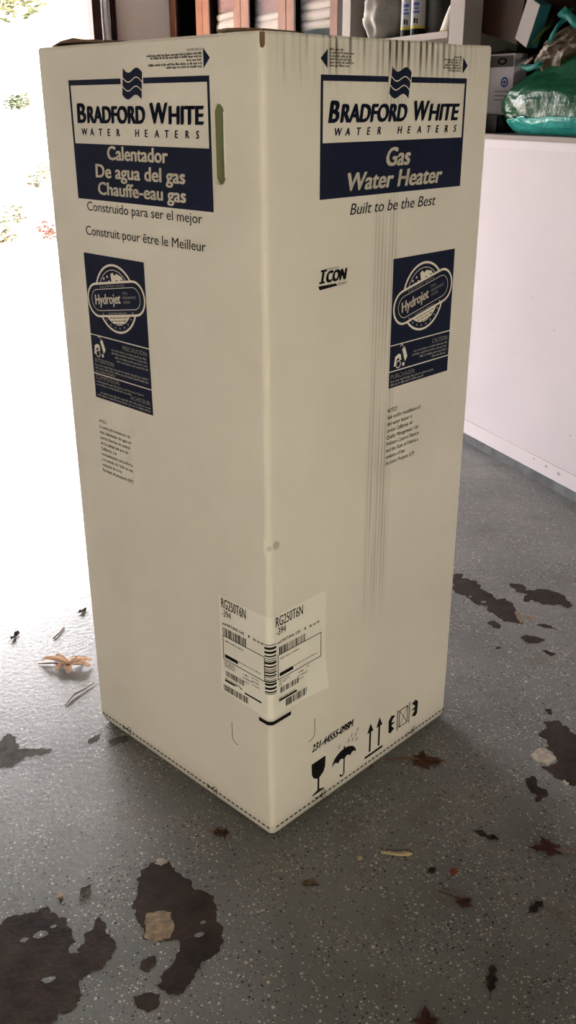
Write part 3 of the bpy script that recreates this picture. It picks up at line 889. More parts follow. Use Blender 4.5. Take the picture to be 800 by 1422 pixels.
for c, d in ((0.392, 1), (0.477, -1)):
    p.poly([(c - d * 0.012, 0.071), (c - d * 0.004, 0.066), (c + d * 0.010, 0.073), (c + d * 0.002, 0.080), (c - d * 0.002, 0.086), (c + d * 0.014, 0.090), (c - d * 0.002, 0.094), (c + d * 0.002, 0.101), (c + d * 0.012, 0.108), (c - d * 0.003, 0.114), (c - d * 0.013, 0.104)])
p.build('clamp_symbol', BLACK, carton)
# dashed cutting lines with scissors marks
for face in 'LR':
    p = Print(face, 1)
    a = 0.012
    while a < W - 0.014:
        p.rect(a, 0.0258, a + 0.0090, 0.0297)
        a += 0.0135
    p.build('dashed_line', BLACK, carton)
    for c in ((0.115, 0.425) if face == 'L' else (0.150, 0.470)):
        q = Print(face, 2)
        for dz in (0.006, -0.005):
            q.line([(c + 0.007 + 0.0055 * math.cos(2 * PI * k / 10), 0.028 + dz + 0.0040 * math.sin(2 * PI * k / 10)) for k in range(10)], 0.0018, True)
            q.line([(c + 0.002, 0.028 + dz * 0.7), (c - 0.020, 0.028 - dz * 0.9)], 0.0022)
        q.build('scissors_mark', FADE if face == 'R' else BLACK, carton)
# perforated hand slots low on both faces
for face, s0, s1 in (('L', 0.494, 0.520), ('R', 0.100, 0.128)):
    p = Print(face, 0)
    r_ = (s1 - s0) / 2; c_ = (s0 + s1) / 2
    if face == 'L':
        pts = [(s0, 0.285), (s0, 0.24), (s0, 0.205)] + [(c_ - r_ * math.cos(PI * k / 10), 0.205 - r_ * math.sin(PI * k / 10)) for k in range(1, 7)]
    else:
        pts = [(s1, 0.24), (s1, 0.205)] + [(c_ + r_ * math.cos(PI * k / 10), 0.205 - r_ * math.sin(PI * k / 10)) for k in range(1, 7)]
    p.line(pts[-8:], 0.0017)
    p.build('perforated_slot', FADE, carton)
# torn kraft at the top corner and lifted flaps
p = Print('W', 1)
p.poly([(-0.003, 1.488), (0.002, 1.486), (0.006, 1.491), (0.006, 1.5078), (-0.004, 1.5078), (-0.004, 1.494)])
p.build('torn_corner', KRAFT, carton)
def flap(name, pts, th, parent=carton):
    n = len(pts)
    v = [Vector(q) for q in pts] + [Vector(q) + Vector((0, 0, th)) for q in pts]
    f = [tuple(range(n))[::-1], tuple(range(n, 2 * n))] + [(k, (k + 1) % n, n + (k + 1) % n, n + k) for k in range(n)]
    return mobj(name, v, f, KRAFT, parent)
flap('top_flap', [(0.006, 0.004, 1.5085), (0.006, 0.05, 1.5115), (0.008, 0.085, 1.513), (0.02, 0.118, 1.5125), (0.05, 0.12, 1.512), (0.30, 0.30, 1.509), (0.10, 0.02, 1.509)], 0.004)
flap('top_flap', [(0.005, 0.40, 1.5085), (0.008, 0.46, 1.5135), (0.012, 0.50, 1.518), (0.018, 0.55, 1.515), (0.03, 0.597, 1.509), (0.30, 0.595, 1.5085), (0.30, 0.31, 1.5085)], 0.004)

# label wrapped round the front edge
LABEL = mat('label_paper', (0.86, 0.83, 0.78), 0.40)
lb_v, lb_f = [], []
mcols = [-0.140 + 0.297 * k / 99 for k in range(100)]
zr = 16
for m_ in mcols:
    for j in range(zr + 1):
        v = j / zr
        z = 0.300 + (0.529 - 0.300) * v
        z += 0.006 * (1 - v) * (abs(m_) / 0.14)
        mm = m_ * (1.0 + (0.035 if m_ < 0 else 0.02) * max(0, 0.45 - v))
        off = 0.0009
        cr = max(0.0, (m_ - 0.085) / 0.072) * max(0.0, (0.42 - v) / 0.42)
        off += 0.010 * cr ** 1.6
        off += 0.0011 * max(0, noise.noise(Vector((m_ * 30, v * 5, 1)))) if v < 0.45 else 0
        lb_v.append(wrap(mm, z, off))
for i in range(99):
    for j in range(zr):
        a = i * (zr + 1) + j
        lb_f.append((a, a + zr + 1, a + zr + 2, a + 1))
lab = mobj('shipping_label', lb_v, lb_f, LABEL, carton, smooth=True)
lab['label'] = 'off-white adhesive label with barcodes folded round the front edge'
for a0 in (-0.133, 0.016):
    L_ = a0 < 0
    p = Print('W', 8)
    p.text('RG250T6N', a0, a0 + (0.070 if L_ else 0.074), 0.5030, 0.0210, 0.010)
    p.text('-394', a0 + 0.001, a0 + 0.027, 0.4845, 0.0150, 0.010)
    p.build('label_model', BLACK, lab)
q = Print('W', 8)
rb = random.Random(11)
for a0, w in ((-0.131, 0.118), (0.021, 0.122)):
    q.text('NATURAL GAS', a0 + 0.012, a0 + 0.062, 0.4655, 0.0060, 0.03)
    q.greek(a0, a0 + 0.010, 0.4655, 0.0055, 2); q.rect(a0 + 0.074, 0.4655, a0 + 0.0775, 0.471)
    q.greek(a0 + 0.088, a0 + w - 0.002, 0.4655, 0.0055, 4)
    q.line([(a0, 0.385), (a0 + w, 0.385), (a0 + w, 0.440), (a0, 0.440)], 0.0018, True)
    q.greek(a0 + 0.006, a0 + 0.06, 0.4285, 0.0040, 5)
    q.rect(a0 + 0.004, 0.3905, a0 + 0.042, 0.3985)
    q.greek(a0 + 0.044, a0 + w - 0.01, 0.3965, 0.0028, 6)
    for k, zz in enumerate((0.379, 0.374, 0.369)): q.greek(a0 + 0.002, a0 + 0.034, zz, 0.0034, 60 + k)
    for k, zz in enumerate((0.374, 0.366, 0.358)): q.greek(a0 + 0.056, a0 + 0.072 + 0.012 * (k % 2), zz, 0.0034, 70 + k); q.greek(a0 + 0.082, a0 + 0.102, zz + 0.003, 0.0034, 80 + k)
    q.rect(a0 + 0.002, 0.3335, a0 + 0.052, 0.3385)
    q.rect(a0 + 0.060, 0.3295, a0 + 0.108, 0.3335) if a0 < 0 else None
    q.greek(a0 + 0.002, a0 + 0.05, 0.3400, 0.0030, 9)
q.build('label_small_print', BLACK, lab)
for a0, zz, h_, w in ((-0.131, 0.4400, 0.019, 0.068), (0.024, 0.4400, 0.017, 0.072), (-0.126, 0.347, 0.013, 0.052), (0.026, 0.352, 0.013, 0.052), (-0.134, 0.310, 0.015, 0.072), (0.042, 0.314, 0.017, 0.078)):
    p = Print('W', 9)
    a = a0
    while a < a0 + w:
        b = rb.choice((0.0012, 0.0020, 0.0032))
        p.rect(a, zz, a + b, zz + h_)
        a += b + rb.choice((0.0012, 0.0020, 0.0028))
    o = p.build('barcode', BLACK, lab)
p = Print('W', 9)
z = 0.358
while z < 0.472:
    h_ = rb.choice((0.0016, 0.0034, 0.0052))
    p.rect(-0.0125, z, 0.0165, z + h_)
    z += h_ + rb.choice((0.0018, 0.0030, 0.0040))
p.build('barcode', BLACK, lab)
p = Print('W', 2)
p.rect(-0.032, 0.2855, 0.057, 0.2945)
p.build('corner_mark', BLACK, carton)

# ------------------------------------------------------------------ worn patches in the floor paint
BARE = mat('bare_patch', (0.030, 0.019, 0.0165), 0.85, var=0.55, vscale=16, bump=0.3, bscale=90, spec=0.15)
TAN = mat('tan_patch', (0.22, 0.155, 0.085), 0.85, var=0.5, vscale=70, bump=0.4, bscale=120)
PALE = mat('pale_patch', (0.36, 0.31, 0.25), 0.85, var=0.4, vscale=60, bump=0.4, bscale=120)
DAMP = mat('damp_patch', (0.062, 0.055, 0.045), 0.8, var=0.5, vscale=40, spec=0.2)
ST = {
'A': [(-0.24, 0.042), (-0.215, 0.024), (-0.205, -0.018), (-0.188, -0.06), (-0.163, -0.096), (-0.161, -0.122), (-0.17, -0.146), (-0.172, -0.169), (-0.174, -0.195), (-0.188, -0.22), (-0.208, -0.229), (-0.232, -0.24), (-0.259, -0.261), (-0.277, -0.278), (-0.296, -0.277), (-0.313, -0.258), (-0.304, -0.238), (-0.283, -0.222), (-0.267, -0.2), (-0.257, -0.178), (-0.27, -0.163), (-0.295, -0.157), (-0.31, -0.137), (-0.308, -0.103), (-0.313, -0.081), (-0.309, -0.054), (-0.29, -0.022), (-0.288, 0.002), (-0.267, 0.025)],
'B': [(-0.331, -0.189), (-0.304, -0.188), (-0.305, -0.205), (-0.322, -0.218), (-0.335, -0.204)],
'C': [(-0.361, -0.257), (-0.341, -0.254), (-0.314, -0.27), (-0.322, -0.289), (-0.346, -0.295), (-0.361, -0.281)],
'D': [(-0.551, -0.003), (-0.53, 0.007), (-0.498, -0.002), (-0.477, 0.003), (-0.459, 0.01), (-0.46, -0.014), (-0.439, -0.032), (-0.432, -0.067), (-0.431, -0.095), (-0.443, -0.12), (-0.431, -0.126), (-0.411, -0.094), (-0.399, -0.086), (-0.381, -0.061), (-0.37, -0.075), (-0.371, -0.111), (-0.36, -0.134), (-0.375, -0.158), (-0.393, -0.176), (-0.413, -0.18), (-0.432, -0.18), (-0.445, -0.198), (-0.448, -0.228), (-0.466, -0.24), (-0.484, -0.24), (-0.493, -0.257), (-0.551, -0.273), (-0.616, -0.245), (-0.613, -0.095), (-0.59, -0.0)],
'E': [(0.974, 0.863), (1.004, 0.899), (1.03, 0.888), (1.01, 0.863), (1.045, 0.824), (1.026, 0.777), (1.034, 0.735), (1.029, 0.699), (1.063, 0.692), (1.065, 0.661), (1.048, 0.625), (1.018, 0.54), (0.976, 0.572), (0.972, 0.615), (0.962, 0.64), (0.978, 0.669), (0.954, 0.702), (0.95, 0.756), (0.937, 0.792)],
'F': [(1.126, 0.765), (1.154, 0.764), (1.163, 0.742), (1.15, 0.708), (1.199, 0.703), (1.227, 0.675), (1.24, 0.639), (1.229, 0.599), (1.218, 0.574), (1.198, 0.565), (1.189, 0.594), (1.161, 0.598), (1.137, 0.63), (1.125, 0.651), (1.098, 0.647), (1.116, 0.677), (1.141, 0.689), (1.118, 0.714)],
'G': [(0.962, 0.478), (0.985, 0.485), (1.01, 0.458), (1.022, 0.439), (0.992, 0.433), (0.968, 0.441)],
'H': [(0.923, 0.587), (0.948, 0.591), (0.954, 0.567), (0.939, 0.54), (0.923, 0.554)],
'I': [(0.775, 0.119), (0.81, 0.108), (0.808, 0.077), (0.812, 0.047), (0.812, 0.001), (0.783, -0.06), (0.718, -0.115), (0.688, -0.109), (0.677, -0.091), (0.67, -0.068), (0.667, -0.046), (0.664, -0.023), (0.703, -0.026), (0.723, 0.002), (0.717, 0.027), (0.73, 0.051), (0.736, 0.088), (0.765, 0.091)],
'J': [(0.604, -0.043), (0.625, -0.042), (0.627, -0.059), (0.614, -0.074), (0.625, -0.095), (0.615, -0.108), (0.588, -0.118), (0.577, -0.114), (0.592, -0.097), (0.588, -0.076)],
'K': [(0.809, 0.158), (0.825, 0.157), (0.821, 0.14), (0.806, 0.138)],
'M': [(1.051, 0.519), (1.071, 0.52), (1.085, 0.498), (1.089, 0.473), (1.066, 0.493)],
'N': [(0.976, 0.403), (0.991, 0.394), (1.001, 0.368), (0.983, 0.363), (0.975, 0.381)],
'R': [(0.868, 0.465), (0.880, 0.463), (0.878, 0.452), (0.866, 0.452)],
}
ST_TAN = {'Atan': [(-0.294, -0.089), (-0.269, -0.088), (-0.249, -0.103), (-0.251, -0.135), (-0.268, -0.159), (-0.296, -0.159), (-0.309, -0.138)],
          'T2': [(1.048, 0.625), (1.055, 0.640), (1.045, 0.60), (1.022, 0.543), (1.012, 0.548), (1.028, 0.60)],
          'T3': [(1.050, 0.575), (1.072, 0.575), (1.075, 0.552), (1.052, 0.548)]}
ST_PALE = {'Atop': [(-0.24, 0.042), (-0.222, 0.037), (-0.219, 0.023), (-0.233, 0.02), (-0.243, 0.031)],
           'Itan': [(0.667, 0.026), (0.701, 0.034), (0.714, 0.024), (0.715, -0.009), (0.685, -0.022), (0.662, -0.005)],
           'I3': [(0.672, -0.082), (0.684, -0.080), (0.686, -0.096), (0.672, -0.100)]}
ST_DAMP = {'P': [(-0.479, 0.57), (-0.46, 0.591), (-0.435, 0.571), (-0.443, 0.555), (-0.435, 0.518), (-0.368, 0.489), (-0.376, 0.473), (-0.432, 0.484), (-0.462, 0.46), (-0.492, 0.464), (-0.521, 0.476), (-0.511, 0.564)],
           'Q': [(-0.285, 0.492), (-0.246, 0.505), (-0.254, 0.484), (-0.281, 0.471)], 'Q2': [(-0.235, 0.475), (-0.185, 0.47), (-0.20, 0.45), (-0.245, 0.44)]}
def ragged(poly, seed, step=0.006, amp=0.006):
    out = []
    n = len(poly)
    for i in range(n):
        p, q = Vector(poly[i]), Vector(poly[(i + 1) % n])
        d = q - p
        k = max(1, int(d.length / step))
        nn = Vector((-d.y, d.x)).normalized()
        for j in range(k):
            w = p + d * j / k
            out.append(w + nn * amp * (noise.noise(Vector((w.x * 70, w.y * 70, seed))) + 0.6 * noise.noise(Vector((w.x * 190, w.y * 190, seed + 3)))))
    return out
for grp, m_, z_, nm_ in ((ST_DAMP, DAMP, 0.0004, 'damp_patch'), (ST, BARE, 0.0006, 'peeled_patch'), (ST_TAN, TAN, 0.0009, 'tan_patch'), (ST_PALE, PALE, 0.0009, 'bare_concrete_patch')):
    for i, (k, poly) in enumerate(grp.items()):
        big_ = max(abs(poly[0][0] - q[0]) + abs(poly[0][1] - q[1]) for q in poly) > 0.12
        pts = ragged(poly, i + 1.5, 0.005, 0.008 if big_ else 0.005)
        mobj(nm_, [(p.x, p.y, z_) for p in pts], [range(len(pts))], m_, floor)
# worn islands of paint left inside the big patches
for i, (x, y, r_) in enumerate(((-0.215, -0.175, .010), (-0.20, -0.15, .006), (-0.485, -0.06, .014), (-0.46, -0.05, .006), (-0.515, -0.06, .008), (-0.49, -0.165, .012), (0.985, 0.70, .010), (0.965, 0.745, .007))):
    pts = [(x + r_ * (1 + .5 * noise.noise(Vector((k * 1.7, i * 3.1, 0)))) * math.cos(k * PI / 6), y + r_ * .6 * (1 + .5 * noise.noise(Vector((k * 1.3, i * 2.1, 5)))) * math.sin(k * PI / 6), 0.0011) for k in range(12)]
    mobj('paint_island', pts, [range(12)], M['floor'], floor)

# ------------------------------------------------------------------ fallen leaves and scraps on the floor
LEAFC = {'tan': mat('leaf_tan', (0.82, 0.63, 0.48), 0.7, var=0.3, vscale=60), 'red': mat('leaf_red', (0.075, 0.018, 0.012), 0.6, var=0.3, vscale=60),
         'rust': mat('leaf_rust', (0.11, 0.040, 0.020), 0.7, var=0.3, vscale=60), 'dark': mat('leaf_dark', (0.018, 0.014, 0.010), 0.7),
         'straw': mat('leaf_straw', (0.42, 0.34, 0.20), 0.7, var=0.2), 'ochre': mat('leaf_ochre', (0.20, 0.13, 0.055), 0.7, var=0.3), 'orange': mat('leaf_orange', (0.30, 0.055, 0.02), 0.7),
         'grey': mat('leaf_grey', (0.12, 0.10, 0.09), 0.8)}
def leaf(name, x, y, size, rot, colour, lobes, curl, label, cat='leaf', group='fallen leaves on the garage floor', width=0.5, seed=0, z=0.0012, spike=False):
    r = random.Random(seed)
    t = empty(name, (x, y, z), rot)
    meta(t, label, cat, group)
    n = 64
    # outline in polar form round the midrib
    half = []
    for k in range(n // 2 + 1):
        u = k / (n // 2)
        env = math.sin(PI * u) ** 0.75 * width
        if lobes:
            ph = (u * lobes) % 1.0
            cutd = 0.62 if not spike else 0.80
            env *= 1 - cutd * (0.5 + 0.5 * math.cos(2 * PI * ph)) ** (0.8 if not spike else 0.5)
            env *= 1 + 0.25 * r.uniform(-1, 1) * (1 if k % 4 == 0 else 0.2)
        sweep = 0.10 * env if lobes else 0.0
        half.append((u + sweep, env / 1.0))
    bm = bmesh.new()
    rows = []
    for k, (u, e) in enumerate(half):
        row = []
        for j in (-2, -1, 0, 1, 2):
            px = (u - 0.5) * size
            py = e * size * j / 4 * 1.0
            a_ = (abs(j) / 2)
            h_ = curl * size * (a_ ** 2 * (0.6 + 0.4 * math.sin(u * 9 + seed)) + 0.35 * (2 * u - 1) ** 2)
            h_ += 0.02 * size * noise.noise(Vector((u * 6, j, seed)))
            row.append(bm.verts.new((px, py, max(0.0, h_) + 0.0003)))
        rows.append(row)
    for k in range(len(rows) - 1):
        for j in range(4):
            try: bm.faces.new((rows[k][j], rows[k + 1][j], rows[k + 1][j + 1], rows[k][j + 1]))
            except ValueError: pass
    bmesh.ops.solidify(bm, geom=bm.faces[:], thickness=0.0005)
    bobj('blade', bm, LEAFC[colour], t, smooth=False)
    stem = tube([(-0.72 * size, 0.03 * size, 0.002), (-0.6 * size, 0.0, 0.003), (-0.45 * size, 0, curl * size * .35 + 0.002), (0.2 * size, 0, 0.0025)], [size * .012, size * .014, size * .014, size * .006], 5)
    bobj('stem', stem, LEAFC['rust' if colour in ('tan', 'straw') else colour], t)
    return t
def palmate(x, y, size, rot, colour, label, seed, squash=1.0, curl=0.12):
    """five-lobed leaf with a long stem"""
    r = random.Random(seed)
    t = empty('maple_leaf', (x, y, 0.0012), rot)
    meta(t, label, 'leaf', 'fallen leaves on the garage floor')
    tips = [(-2.25, 0.50), (-1.15, 0.85), (0.0, 1.0), (1.15, 0.80), (2.25, 0.48)]
    out = [(-0.10, -0.05)]
    for i, (a, l) in enumerate(tips):
        l *= r.uniform(0.8, 1.12); a += r.uniform(-.12, .12)
        for da, rr in ((-0.52, 0.48), (-0.30, 0.70), (-0.14, 0.74), (0, 1.0), (0.14, 0.76), (0.30, 0.68)):
            out.append((math.cos(a + da) * l * rr, math.sin(a + da) * l * rr * squash))
    out.append((-0.10, 0.05))
    bm = bmesh.new()
    c = bm.verts.new((0, 0, 0.003))
    vs_ = []
    for (px, py) in out:
        d = math.hypot(px, py)
        vs_.append(bm.verts.new((px * size / 2, py * size / 2, 0.001 + curl * size * d * d * 0.5 * (0.6 + 0.4 * noise.noise(Vector((px * 3, py * 3, seed)))))))
    n = len(vs_)
    for k in range(n): bm.faces.new((c, vs_[k], vs_[(k + 1) % n]))
    bmesh.ops.solidify(bm, geom=bm.faces[:], thickness=0.0005)
    bobj('blade', bm, LEAFC[colour], t)
    bobj('stem', tube([(0, 0, 0.003), (-0.25 * size, 0.02 * size, 0.004), (-0.62 * size, -0.04 * size, 0.002)], [size * .02, size * .018, size * .014], 5), LEAFC[colour], t)
    return t
def scrap(name, x, y, pts, colour, label, th=0.002, cat='scrap', rot=0.0):
    n = len(pts)
    b_ = bmesh.new()
    lo = [b_.verts.new((px, py, 0.0)) for px, py in pts]
    hi = [b_.verts.new((px * .9, py * .9, th * (1 + 0.4 * math.sin(i * 1.9)))) for i, (px, py) in enumerate(pts)]
    b_.faces.new(lo[::-1]); b_.faces.new(hi)
    for i in range(n): b_.faces.new((lo[i], lo[(i + 1) % n], hi[(i + 1) % n], hi[i]))
    o = bobj(name, b_, LEAFC[colour])
    o.location = (x, y, 0.0010); o.rotation_euler = (0, 0, rot)
    return meta(o, label, cat)

# curled tan oak leaf left of the carton: separate curled lobes meeting at the middle
t = empty('oak_leaf', (-0.262, 0.835, 0.001), 0.0)
meta(t, 'curled tan oak leaf on the floor left of the carton', 'leaf', 'fallen leaves on the garage floor')
def lobe(dx, dy, wd, lift, par, tip):
    n = 9
    d = Vector((dx, dy)); L_ = d.length; d.normalize(); nn = Vector((-d.y, d.x))
    bm = bmesh.new(); rows = []
    for k in range(n + 1):
        u = k / n
        w = wd * (0.35 + 0.65 * math.sin(PI * min(1, 0.12 + u * 0.84)) ** 0.7)
        c = d * L_ * u
        row = []
        for j in range(5):
            v = (j - 2) / 2
            p = c + nn * w * v * (0.75)
            zz = 0.003 + lift * math.sin(PI * u * .9) + w * 0.55 * v * v
            row.append(bm.verts.new((p.x, p.y, zz)))
        rows.append(row)
    for k in range(n):
        for j in range(4): bm.faces.new((rows[k][j], rows[k][j + 1], rows[k + 1][j + 1], rows[k + 1][j]))
    bmesh.ops.solidify(bm, geom=bm.faces[:], thickness=0.0007)
    return bobj('lobe', bm, LEAFC['tan'], par, smooth=True)
for (dx, dy, wd, lf) in ((-0.062, 0.052, .014, .010), (-0.038, -0.016, .014, .006), (-0.008, -0.044, .015, .008), (0.050, -0.034, .016, .010), (0.062, -0.004, .013, .010), (-0.026, 0.066, .011, .006), (0.040, 0.024, .012, .006), (-0.020, 0.012, .020, .004), (0.020, -0.008, .020, .004)):
    lobe(dx, dy, wd, lf, t, 0)
bobj('stem', tube([(-0.075, 0.045, 0.002), (-0.04, 0.03, 0.004), (0, 0, 0.006), (0.03, -0.012, 0.006)], [.0016, .002, .002, .001], 5), LEAFC['rust'], t)

palmate(0.415, 0.108, 0.125, -0.45, 'rust', 'rust brown lobed leaf tucked against the carton below the clamp symbol', 3, 0.95)
palmate(0.522, -0.252, 0.105, 2.6, 'red', 'dark red lobed leaf lying on the floor at the right', 5, 0.8)
palmate(0.272, -0.296, 0.075, -1.0, 'red', 'small dark red lobed leaf in the middle of the floor', 8, 0.6)
leaf('oak_leaf', -0.092, 0.062, 0.040, -0.5, 'rust', 2, 0.10, 'small rust leaf scrap just in front of the left carton edge', width=0.7, seed=4)
leaf('oak_leaf', 0.416, -0.165, 0.052, -0.9, 'dark', 2, 0.08, 'blackened leaf fragment on the shaded floor right of the straw twig', width=0.45, seed=6)
leaf('oak_leaf', 0.395, -0.365, 0.045, 0.3, 'dark', 2, 0.06, 'dim dark leaf fragment low at the right of the floor', width=0.5, seed=9)
leaf('oak_leaf', 0.225, -0.470, 0.060, 0.9, 'dark', 3, 0.06, 'long blackened leaf near the bottom edge of the floor', width=0.4, seed=12)
palmate(0.075, -0.500, 0.060, 1.2, 'red', 'red leaf cut by the bottom edge of the picture', 15)
leaf('oak_leaf', 0.300, -0.226, 0.022, 0.6, 'orange', 0, 0.10, 'tiny orange leaf scrap beside the small dark red leaf', width=0.6, seed=2)
leaf('oak_leaf', 0.262, -0.205, 0.022, 0.2, 'dark', 0, 0.08, 'tiny black leaf scrap beside the orange scrap', width=0.6, seed=2)
leaf('oak_leaf', 0.023, -0.140, 0.034, -0.4, 'ochre', 2, 0.05, 'ochre leaf scrap flat on the floor below the carton corner', width=0.6, seed=21)
leaf('oak_leaf', -0.388, 0.012, 0.034, 0.7, 'grey', 0, 0.12, 'curled grey leaf fragment above the large peeled patches', width=0.45, seed=22)
leaf('oak_leaf', -0.165, 1.125, 0.030, 0.5, 'grey', 0, 0.2, 'little grey curled leaf beside the left carton wall', width=0.6, seed=24)
leaf('oak_leaf', -0.375, 1.055, 0.045, 0.9, 'grey', 2, 0.15, 'dark grey leaf at the left picture edge', width=0.5, seed=25)
scrap('straw_twig', 0.222, -0.140, [(-0.036, 0.010), (-0.018, 0.006), (0.0, 0.004), (0.014, 0.010), (0.022, 0.004), (0.030, 0.0), (0.020, -0.006), (0.004, -0.004), (-0.016, 0.000), (-0.034, 0.006)], 'straw', 'straw coloured twig bit lying on the dark floor', 0.003, 'twig', -0.35)
scrap('wood_chip', -0.435, 0.022, [(-0.006, -0.008), (0.004, -0.010), (0.006, 0.006), (-0.002, 0.010)], 'ochre', 'small ochre wood chip left of the grey leaf fragment', 0.003, 'chip')
for (pts, lab) in (([(-0.305, 0.655, .003), (-0.275, 0.69, .005), (-0.255, 0.70, .005), (-0.215, 0.725, .003)], 'thin brown bent twig on the bright floor below the tan leaf'),
                   ([(-0.275, 1.00, .003), (-0.255, 1.02, .004), (-0.235, 1.05, .003)], 'thin brown straight twig on the bright floor above the tan leaf')):
    o = bobj('twig', tube([(p[0], p[1], p[2]) for p in pts], [.0022, .0026, .0022, .0014][:len(pts)], 5), LEAFC['rust'])
    meta(o, lab, 'twig')
for (x, y) in ((0.145, -0.118),):
    scrap('white_chip', x, y, [(-0.006, -0.004), (0.004, -0.005), (0.006, 0.003), (-0.003, 0.006)], 'straw', 'small pale paint chip on the floor left of the straw twig', 0.0025, 'chip')

# ------------------------------------------------------------------ things on the shelf
CLEAR = mat('clear_plastic', (0.27, 0.25, 0.24), 0.5, var=0.25, vscale=15, bump=0.3, bscale=25, spec=0.04)
def blob(fn, nu=40, nv=28):
    """closed surface of revolution-like form; fn(theta, v) gives the point"""
    bm = bmesh.new(); rows = []
    for j in range(nv + 1):
        rows.append([bm.verts.new(fn(2 * PI * i / nu, j / nv)) for i in range(nu)])
    for j in range(nv):
        for i in range(nu):
            bm.faces.new((rows[j][i], rows[j][(i + 1) % nu], rows[j + 1][(i + 1) % nu], rows[j + 1][i]))
    bm.faces.new(rows[0][::-1]); bm.faces.new(rows[-1])
    return bm
SZ = 1.692
t = empty('plastic_bag', (1.873, 3.12, SZ))
meta(t, 'crumpled white translucent plastic bag standing on the shelf', 'bag')
def bagfn(a, v):
    r = 0.100 * (0.72 + 0.38 * math.sin(PI * min(1, v * 1.15)) ** 0.6) * (1 - 0.45 * max(0, v - 0.8) / 0.2)
    w = noise.noise(Vector((math.cos(a) * 2.2, math.sin(a) * 2.2, v * 5)))
    w2 = abs(noise.noise(Vector((math.cos(a) * 5, math.sin(a) * 5, v * 7 + 4))))
    r *= 1 + 0.16 * w - 0.14 * w2
    return (r * math.cos(a), r * 0.95 * math.sin(a), v * 0.30)
bobj('body', blob(bagfn), CLEAR, t, smooth=True)
bobj('gathered_neck', blob(lambda a, v: ((0.03 + 0.03 * v) * (1 + .3 * math.sin(5 * a)) * math.cos(a), (0.03 + 0.03 * v) * (1 + .3 * math.sin(5 * a)) * math.sin(a), 0.295 + 0.05 * v), 30, 5), CLEAR, t, smooth=True)
t_mark = mobj('printed_mark', [(-0.0, 0, 0)], [], None, t) if False else None

CANW = mat('can_label', (0.30, 0.30, 0.315), 0.5, spec=0.05)
CANY = mat('can_yellow', (0.36, 0.31, 0.06), 0.5, spec=0.05)
CANK = mat('can_black', (0.012, 0.012, 0.014), 0.5, spec=0.05)
CANB = mat('can_blue', (0.03, 0.06, 0.25), 0.4)
CANG = mat('can_grey', (0.10, 0.10, 0.105), 0.5, spec=0.05)
def can(x, y, label, grey=False):
    t = empty('spray_can', (x, y, SZ))
    meta(t, label, 'spray can', 'spray cans on the shelf')
    R_ = 0.033
    def band(z0, z1, r): return lathe([(r, z0), (r, z1)], 28)
    bobj('base_rim', lathe([(0.030, 0), (R_ + .0008, 0.001), (R_ + .0008, 0.004), (R_, 0.006)], 28), M['steel'], t, smooth=False)
    body_ = bobj('body', lathe([(R_, 0.004), (R_, 0.165), (0.026, 0.180), (0.017, 0.186)], 28), CANG if grey else CANW, t)
    if not grey:
        bobj('black_band', lathe([(R_ + .0003, 0.006), (R_ + .0003, 0.036)], 28), CANK, body_)
        bobj('yellow_band', lathe([(R_ + .0004, 0.036), (R_ + .0004, 0.048)], 28), CANY, body_)
        # printed pictures and blue lettering block facing the room
        for (a0, a1, z0, z1, mm) in ((3.55, 3.85, .058, .082, CANK), (3.95, 4.15, .056, .080, CANK), (3.4, 4.3, .098, .108, CANB), (3.5, 4.2, .114, .122, CANB), (3.45, 4.25, .128, .142, CANB)):
            n = 8
            vv = []
            for k in range(n + 1):
                a = a0 + (a1 - a0) * k / n
                vv += [((R_ + .0006) * math.cos(a), (R_ + .0006) * math.sin(a), z0), ((R_ + .0006) * math.cos(a), (R_ + .0006) * math.sin(a), z1 - 0.004 * abs(math.sin(k * 1.3)) * (mm is CANK))]
            mobj('label_print', vv, [(2 * k, 2 * k + 2, 2 * k + 3, 2 * k + 1) for k in range(n)], mm, body_)
    bobj('cap', lathe([(0.024, 0.182), (0.024, 0.225), (0.019, 0.232)], 24), CANK, t)
    return t
can(1.87, 2.90, 'yellow banded white spray can beside the plastic bag')
can(1.87, 2.808, 'yellow banded white spray can beside the plain grey can')
can(1.94, 2.775, 'plain grey spray can behind the yellow banded cans', grey=True)
# squeeze bottle with cone tip lying against the post
t = empty('squeeze_bottle', (1.90, 2.555, SZ))
meta(t, 'white cone shaped squeeze bottle with orange tip beside the post', 'bottle')
CONE = mat('bottle_white', (0.60, 0.57, 0.50), 0.4)
ORNG = mat('bottle_orange', (0.55, 0.12, 0.03), 0.4)
rot_ = Matrix.Rotation(-0.22, 4, Vector((0.8, 0.6, 0)))
def rl(name, prof, m, off=0): 
    b_ = lathe(prof, 24)
    bobj(name, b_, m, t, smooth=False)
rl('foot', [(0.056, 0.0), (0.060, 0.004), (0.059, 0.010), (0.056, 0.014)], CANY)
rl('body', [(0.056, 0.012), (0.050, 0.03), (0.034, 0.075), (0.022, 0.105), (0.014, 0.118)], CONE)
rl('tip', [(0.014, 0.116), (0.013, 0.130), (0.008, 0.138), (0.004, 0.175), (0.003, 0.178)], ORNG)

# ------------------------------------------------------------------ things on the ledge
LZ = LEDGE
# low black tray
t = empty('black_tray', (1.955, 2.222, LZ))
meta(t, 'low black plastic tray on the ledge under the small printed box', 'tray')
BLK = mat('black_plastic', (0.012, 0.012, 0.013), 0.5)
b_ = bmesh.new()
for a_ in ((-0.09, -0.11, 0, 0.09, 0.11, 0.006), (-0.09, -0.11, 0, -0.084, 0.11, 0.060), (0.084, -0.11, 0, 0.09, 0.11, 0.060), (-0.09, -0.11, 0, 0.09, -0.104, 0.060), (-0.09, 0.104, 0, 0.09, 0.11, 0.060)):
    box_bm(*a_, bm=b_)
bobj('body', b_, BLK, t)
bx('lid', (-0.095, -0.114, 0.060), (0.095, 0.114, 0.068), BLK, t, bev=0.002)
